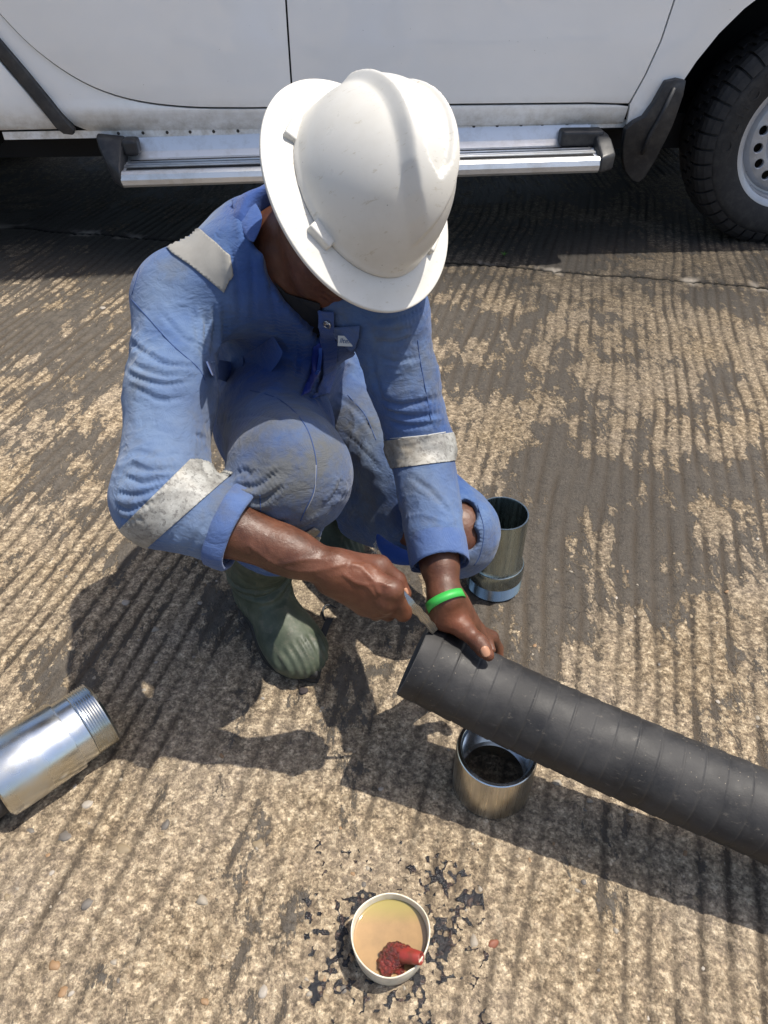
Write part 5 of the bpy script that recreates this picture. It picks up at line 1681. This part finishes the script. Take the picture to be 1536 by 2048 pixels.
# 2 standing nipple
NB = A([.234, 1.056, .0])
nf = empty('pipe_nipple', NB)
tag(nf, "upright open steel pipe nipple standing beside the worker's torn knee", 'pipe fitting')
part('tube', [(.0555, .070), (.0505, .078), (.0505, .196), (.0498, .2), (.0472, .2), (.0462, .197), (.0462, .004), (.0, .004)], zind, nf, NB, (0, 0, 1), base=NB)
part('collar', [(.0480, .036), (.0575, .036), (.0580, .039), (.0580, .064), (.0560, .070), (.0505, .074)], zind, nf, NB, (0, 0, 1), base=NB)
part('thread', [(.0560, .037), (.0560, .034)] + [(r, z_) for r, z_ in thread_prof(.0575, .034, .003, 7, .0020)] + [(.0545, .001), (.046, .001)], zind, nf, NB, (0, 0, 1), base=NB)
# 3 socket under the hose
CB = A([.178, .603, .0])
cf_ = empty('pipe_socket', CB)
tag(cf_, 'short wide turned-steel socket with threaded bore standing under the hose', 'pipe fitting')
part('body', [(.055, .001), (.0625, .001), (.0640, .003), (.0640, .099), (.0630, .1012), (.0585, .1016)], turned, cf_, CB, (0, 0, 1), base=CB)
part('rim', [(.0632, .1010), (.0620, .1024), (.0575, .1026), (.0560, .1010), (.0540, .096)], zincp, cf_, CB, (0, 0, 1), base=CB)
part('internal_thread', [(.0545, .098)] + [(r, z_) for r, z_ in thread_prof(.0535, .096, .034, 14, -.0026)] + [(.050, .030), (.050, .001)], zincp, cf_, CB, (0, 0, 1), base=CB)

# ------------------------------------------------------------------ blade in the right hand
b0, b1, b2 = unD(790, 1176, 1.005), unD(822, 1209, 1.010), unD(870, 1263, 1.048)
V, Fc = [], []
path = smooth_path([b0, b1, (b1 + b2) / 2 + A([.001, -.001, .002]), b2], 24)
dv = nrm(b2 - b0); vw = nrm(A([0, 0, CAM_H]) - b1); sdv = nrm(np.cross(dv, vw)); nn = nrm(np.cross(sdv, dv))
for i, p in enumerate(path):
    wdt = .0068 * (1 - .1 * i / 23) + (.0007 * math.sin(i * 1.3) if i > 6 else 0)
    for sx, nz in ((-1, .0008), (.75, .0008), (1, .0), (.75, -.0008), (-1, -.0008)):
        V.append(p + sdv * wdt * sx + nn * nz)
for i in range(23):
    for k in range(5):
        l = (k + 1) % 5
        Fc.append((i * 5 + k, i * 5 + l, (i + 1) * 5 + l, (i + 1) * 5 + k))
Fc += [(4, 3, 2, 1, 0), tuple(23 * 5 + k for k in range(5))]
bl_m = metal('worn_blade_steel', (.46, .45, .42), .24, (1, 40, 1), (.30, .27, .20))
blade = link('knife_blade', mesh('knife_blade', V, Fc), bl_m, smooth=False)
tag(blade, "narrow scratched steel blade between the worker's fingers and the hose end", 'knife')

# ------------------------------------------------------------------ cut-down plastic pot of brown liquid
PC = unZ(781, 1866, .050); PC[2] = 0
pot = empty('plastic_pot', PC)
tag(pot, 'cut-down cream plastic pot of murky brown liquid standing among tar spots', 'pot')
plm = Mat('milky_plastic', col=(.60, .56, .44), rough=.45, sub=.25)
plm.b.inputs['Subsurface Radius'].default_value = (.02, .015, .008); plm.b.inputs['Subsurface Scale'].default_value = .3
co = plm.coord('Object')
pc_ = plm.mix(plm.ramp(plm.noise(co, 40, 5, .7), [(.45, 0.0), (.7, .7)]), (.62, .58, .47), (.36, .31, .22))
plm.set(col=pc_)
def wobble(V, sc=1.0):
    out = []
    for v in V:
        a = math.atan2(v[1], v[0]); r_ = math.hypot(v[0], v[1])
        k = 1 + .018 * math.sin(2 * a + .9) + .010 * math.sin(3 * a)
        zz = v[2] + (.0030 * math.sin(a * 2 + 2.0) + .0016 * math.sin(5 * a) + (-.006 * math.exp(-((a + .9) / .10) ** 2))) * (1 if v[2] > .04 else 0)
        out.append((r_ * k * math.cos(a), r_ * k * math.sin(a), zz))
    return out
V, Fc = lathe([(0, .0015), (.047, .0015), (.0495, .004), (.0515, .020), (.0535, .0500), (.0530, .0516), (.0517, .0516), (.0512, .050), (.0493, .020), (.0475, .006), (0, .0045)], 96)
link('wall', mesh('wall', wobble(V), Fc), plm.m, pot)
liq = Mat('murky_liquid', rough=.06, spec=.5)
co = liq.coord('Object')
lc = liq.mix(liq.ramp(liq.noise(co, 22, 5, .65), [(.38, 0.0), (.66, .8)]), (.31, .195, .088), (.215, .140, .066))
lc = liq.mix(liq.ramp(liq.n('SeparateXYZ', Vector=co).outputs[1], [(.016, 0.0), (.040, .9)]), lc, (.26, .215, .060))
liq.set(col=lc, coat=.4, coatr=.03)
V, Fc = lathe([(0, .0335), (.0475, .0335), (.0497, .0339), (.0503, .0346)], 96)
link('liquid', mesh('liquid', wobble(V), Fc), liq.m, pot)
# red soaked brush leaning on the rim
red = Mat('soaked_red_bristle', rough=.35)
co = red.coord('Object')
red.set(col=red.mix(red.ramp(red.noise(co, 120, 5, .75), [(.40, 0.0), (.62, 1.0)]), (.20, .022, .012), (.05, .008, .006)), normal=red.bump(red.noise(co, 260, 4, .7), 1.0, .006), coat=.5)
r0, r1, r2, r3 = unZ(776, 1926, .034), unZ(790, 1905, .042), unZ(818, 1910, .048), unZ(842, 1917, .058)
brush = empty('red_brush', r1)
tag(brush, 'short soaked red brush roll lying in the pot with its open end on the rim', 'brush')
Fr = Field(r1 - A([.05, .06, .03]), r1 + A([.07, .06, .04]), .0016)
Fr.put(ell(r0, (.013, .017, .009)), .008)
Fr.put(cap(r0, r1, .012, .011), .008); Fr.put(cap(unZ(796, 1936, .032), r1, .008, .010), .006)
Fr.put(cap(r1, r2, .0108, .0100), .006)
V, Q = Fr.mesh(); V = relax(V, Q, 2, .4); N_ = vnormals(V, Q)
V = V + N_ * (((vnoise(V, 420, 2) - .5) * .0042 + (vnoise(V, 160, 3) - .5) * .005))[:, None]
o = link('bristle_head', mesh('bristle_head', V - r1, Q), red.m, brush)
redp = Mat('red_handle', col=(.33, .030, .022), rough=.4)
redp.set(col=redp.mix(redp.ramp(redp.noise(redp.coord('Object'), 90, 4), [(.4, 0.0), (.65, .8)]), (.24, .030, .022), (.13, .030, .016)))
dr = nrm(r3 - r1); Lr = float(np.linalg.norm(r3 - r1))
V, Fc = lathe([(.0100, .004), (.0108, .016), (.0095, Lr * .62), (.0080, Lr), (.0076, Lr + .0006), (.0066, Lr), (.0064, Lr - .02), (0, Lr - .02)], 32)
link('hollow_handle', mesh('hollow_handle', place(V, (0, 0, 0), dr), Fc), redp.m, brush)

# ------------------------------------------------------------------ tar spilt round the pot
tar = Mat('wet_tar', col=(.006, .006, .007), rough=.16, spec=.6)
co = tar.coord('Object')
tar.set(col=tar.mix(tar.ramp(tar.noise(co, 90, 4, .7), [(.52, 0.0), (.66, .8)]), (.006, .006, .008), (.085, .050, .036)), rough=tar.ramp(tar.noise(co, 60, 3), [(.3, .08), (.7, .35)]), normal=tar.bump(tar.noise(co, 230, 4, .7), .9, .004))
hN = .0016
xs_, ys_ = np.arange(PC[0] - .13, PC[0] + .14, hN), np.arange(PC[1] - .10, PC[1] + .15, hN)
TX, TY = np.meshgrid(xs_, ys_, indexing='ij'); TP = np.stack([TX.ravel(), TY.ravel()], 1)
fld = (fb(TP, 150, 3, 77) - .5) * 1.5 + (fb(TP, 40, 2, 79) - .5) * .6 - .21
for px, py, r_, amt in ((905, 1770, .032, .40), (905, 1830, .026, .34), (865, 1755, .018, .34), (720, 1795, .020, .45), (690, 1860, .016, .42), (680, 1920, .020, .36), (640, 1865, .012, .35), (665, 1800, .012, .30), (690, 1630, .006, .45), (580, 1780, .008, .42),
                    (880, 1900, .022, .26), (860, 1960, .030, .26), (700, 1975, .020, .24), (640, 1960, .018, .26), (630, 1990, .012, .28), (800, 1990, .02, .20), (640, 1825, .006, .4), (935, 1790, .014, .3), (880, 1870, .02, .32), (690, 1640, .006, .4), (690, 1655, .005, .4)):
    c_ = unZ(px, py); fld = fld + amt * np.exp(-(((TP - c_[:2]) ** 2).sum(1)) / (r_ * r_))
nX, nY = TX.shape
msk = (fld > .0)
hh_ = np.clip(fld, 0, .12) ** .5 * .0030 + .0006
gz = np.array([ground_z(x, y) for x, y in TP[msk]])
idn = -np.ones(len(TP), int); idn[msk] = np.arange(msk.sum())
TV = np.concatenate([TP[msk], (gz + hh_[msk] + (vnoise(TP[msk], 260, 8) - .5) * .0022)[:, None]], 1)
a_, b_ = np.meshgrid(np.arange(nX - 1), np.arange(nY - 1), indexing='ij'); q0 = (a_ * nY + b_).ravel()
tq = idn[np.stack([q0, q0 + nY, q0 + nY + 1, q0 + 1], 1)]
tq = tq[(tq >= 0).all(1)]
used = np.unique(tq); rm_ = -np.ones(len(TV), int); rm_[used] = np.arange(len(used))
TV2 = relax(TV[used], rm_[tq], 3, .5)
TV2[:, 2] = TV2[:, 2] * .4 + TV[used][:, 2] * .6
tme = mesh('tar_spill', TV2, rm_[tq])
ts = link('tar_spill', tme, tar.m)
tag(ts, 'glossy black tar spilt in blotches around the plastic pot', 'tar', kind='stuff')

# ------------------------------------------------------------------ offcuts and flecks
scrap_m = simple('rubber_scrap', (.030, .032, .036), .7)
s0, s1 = unZ(646, 1272, .006), unZ(660, 1238, .008)
V, Fc = [], []
for i, p in enumerate(smooth_path([s0, (s0 + s1) / 2 + A([0, 0, .004]), s1], 8)):
    d_ = nrm(s1 - s0); sd2 = nrm(np.cross(d_, A([0, 0, 1])))
    for sx, z_ in ((-1, 0), (1, 0), (1, .003), (-1, .003)): V.append(p + sd2 * .0065 * sx + A([0, 0, z_]))
for i in range(7):
    for k in range(4):
        l = (k + 1) % 4; Fc.append((i * 4 + k, i * 4 + l, (i + 1) * 4 + l, (i + 1) * 4 + k))
Fc += [(3, 2, 1, 0), (28, 29, 30, 31)]
o = link('rubber_offcut', mesh('rubber_offcut', V, Fc), scrap_m, smooth=False)
tag(o, 'small flat black rubber offcut on the ground right of the boot', 'offcut')
P = smooth_path([unZ(650, 1240, .004), unZ(645, 1225, .008), unZ(650, 1212, .010), unZ(660, 1210, .006), unZ(672, 1216, .004)], 20)
V, Fc = tube(P, [.0028 * (1 - .5 * i / 19) for i in range(20)], 6)
o = link('rubber_curl', mesh('rubber_curl', V, Fc), scrap_m)
tag(o, 'thin curled black rubber shaving above the flat offcut', 'offcut')
bm = bmesh.new(); bmesh.ops.create_icosphere(bm, subdivisions=3, radius=1)
for v in bm.verts: v.co *= .8 + .5 * vnoise(np.array([v.co]) + 3, 3.0, 3)[0]
me = bpy.data.meshes.new('tar_lump'); bm.to_mesh(me); bm.free()
for (px, py, r_), lb in (((607, 1382, .008), 'small crumbly dark lump on the ground below the boot'),):
    g_ = unZ(px, py); o = link('dark_lump', me, simple('dark_crumb', (.03, .022, .022), .8))
    o.location = (g_[0], g_[1], ground_z(g_[0], g_[1]) + .002); o.scale = (r_, r_ * .9, r_ * .4); tag(o, lb, 'lump')
# green weed sprig in the slab joint
wd_ = empty('weed_sprig', unZ(1008, 512))
tag(wd_, 'tiny green weed growing in the slab joint behind the worker', 'weed')
gm_ = simple('weed_leaf', (.06, .16, .02), .6)
for k in range(5):
    a = k * 1.3
    V = [(0, 0, 0), (.004 * math.cos(a + 1.5), .004 * math.sin(a + 1.5), .006), (.016 * math.cos(a), .016 * math.sin(a), .014), (-.004 * math.cos(a + 1.5), -.004 * math.sin(a + 1.5), .006)]
    o = link('leaf', mesh('leaf', V, [(0, 1, 2, 3)]), gm_, wd_, smooth=False); o.modifiers.new('t', 'SOLIDIFY').thickness = .0006
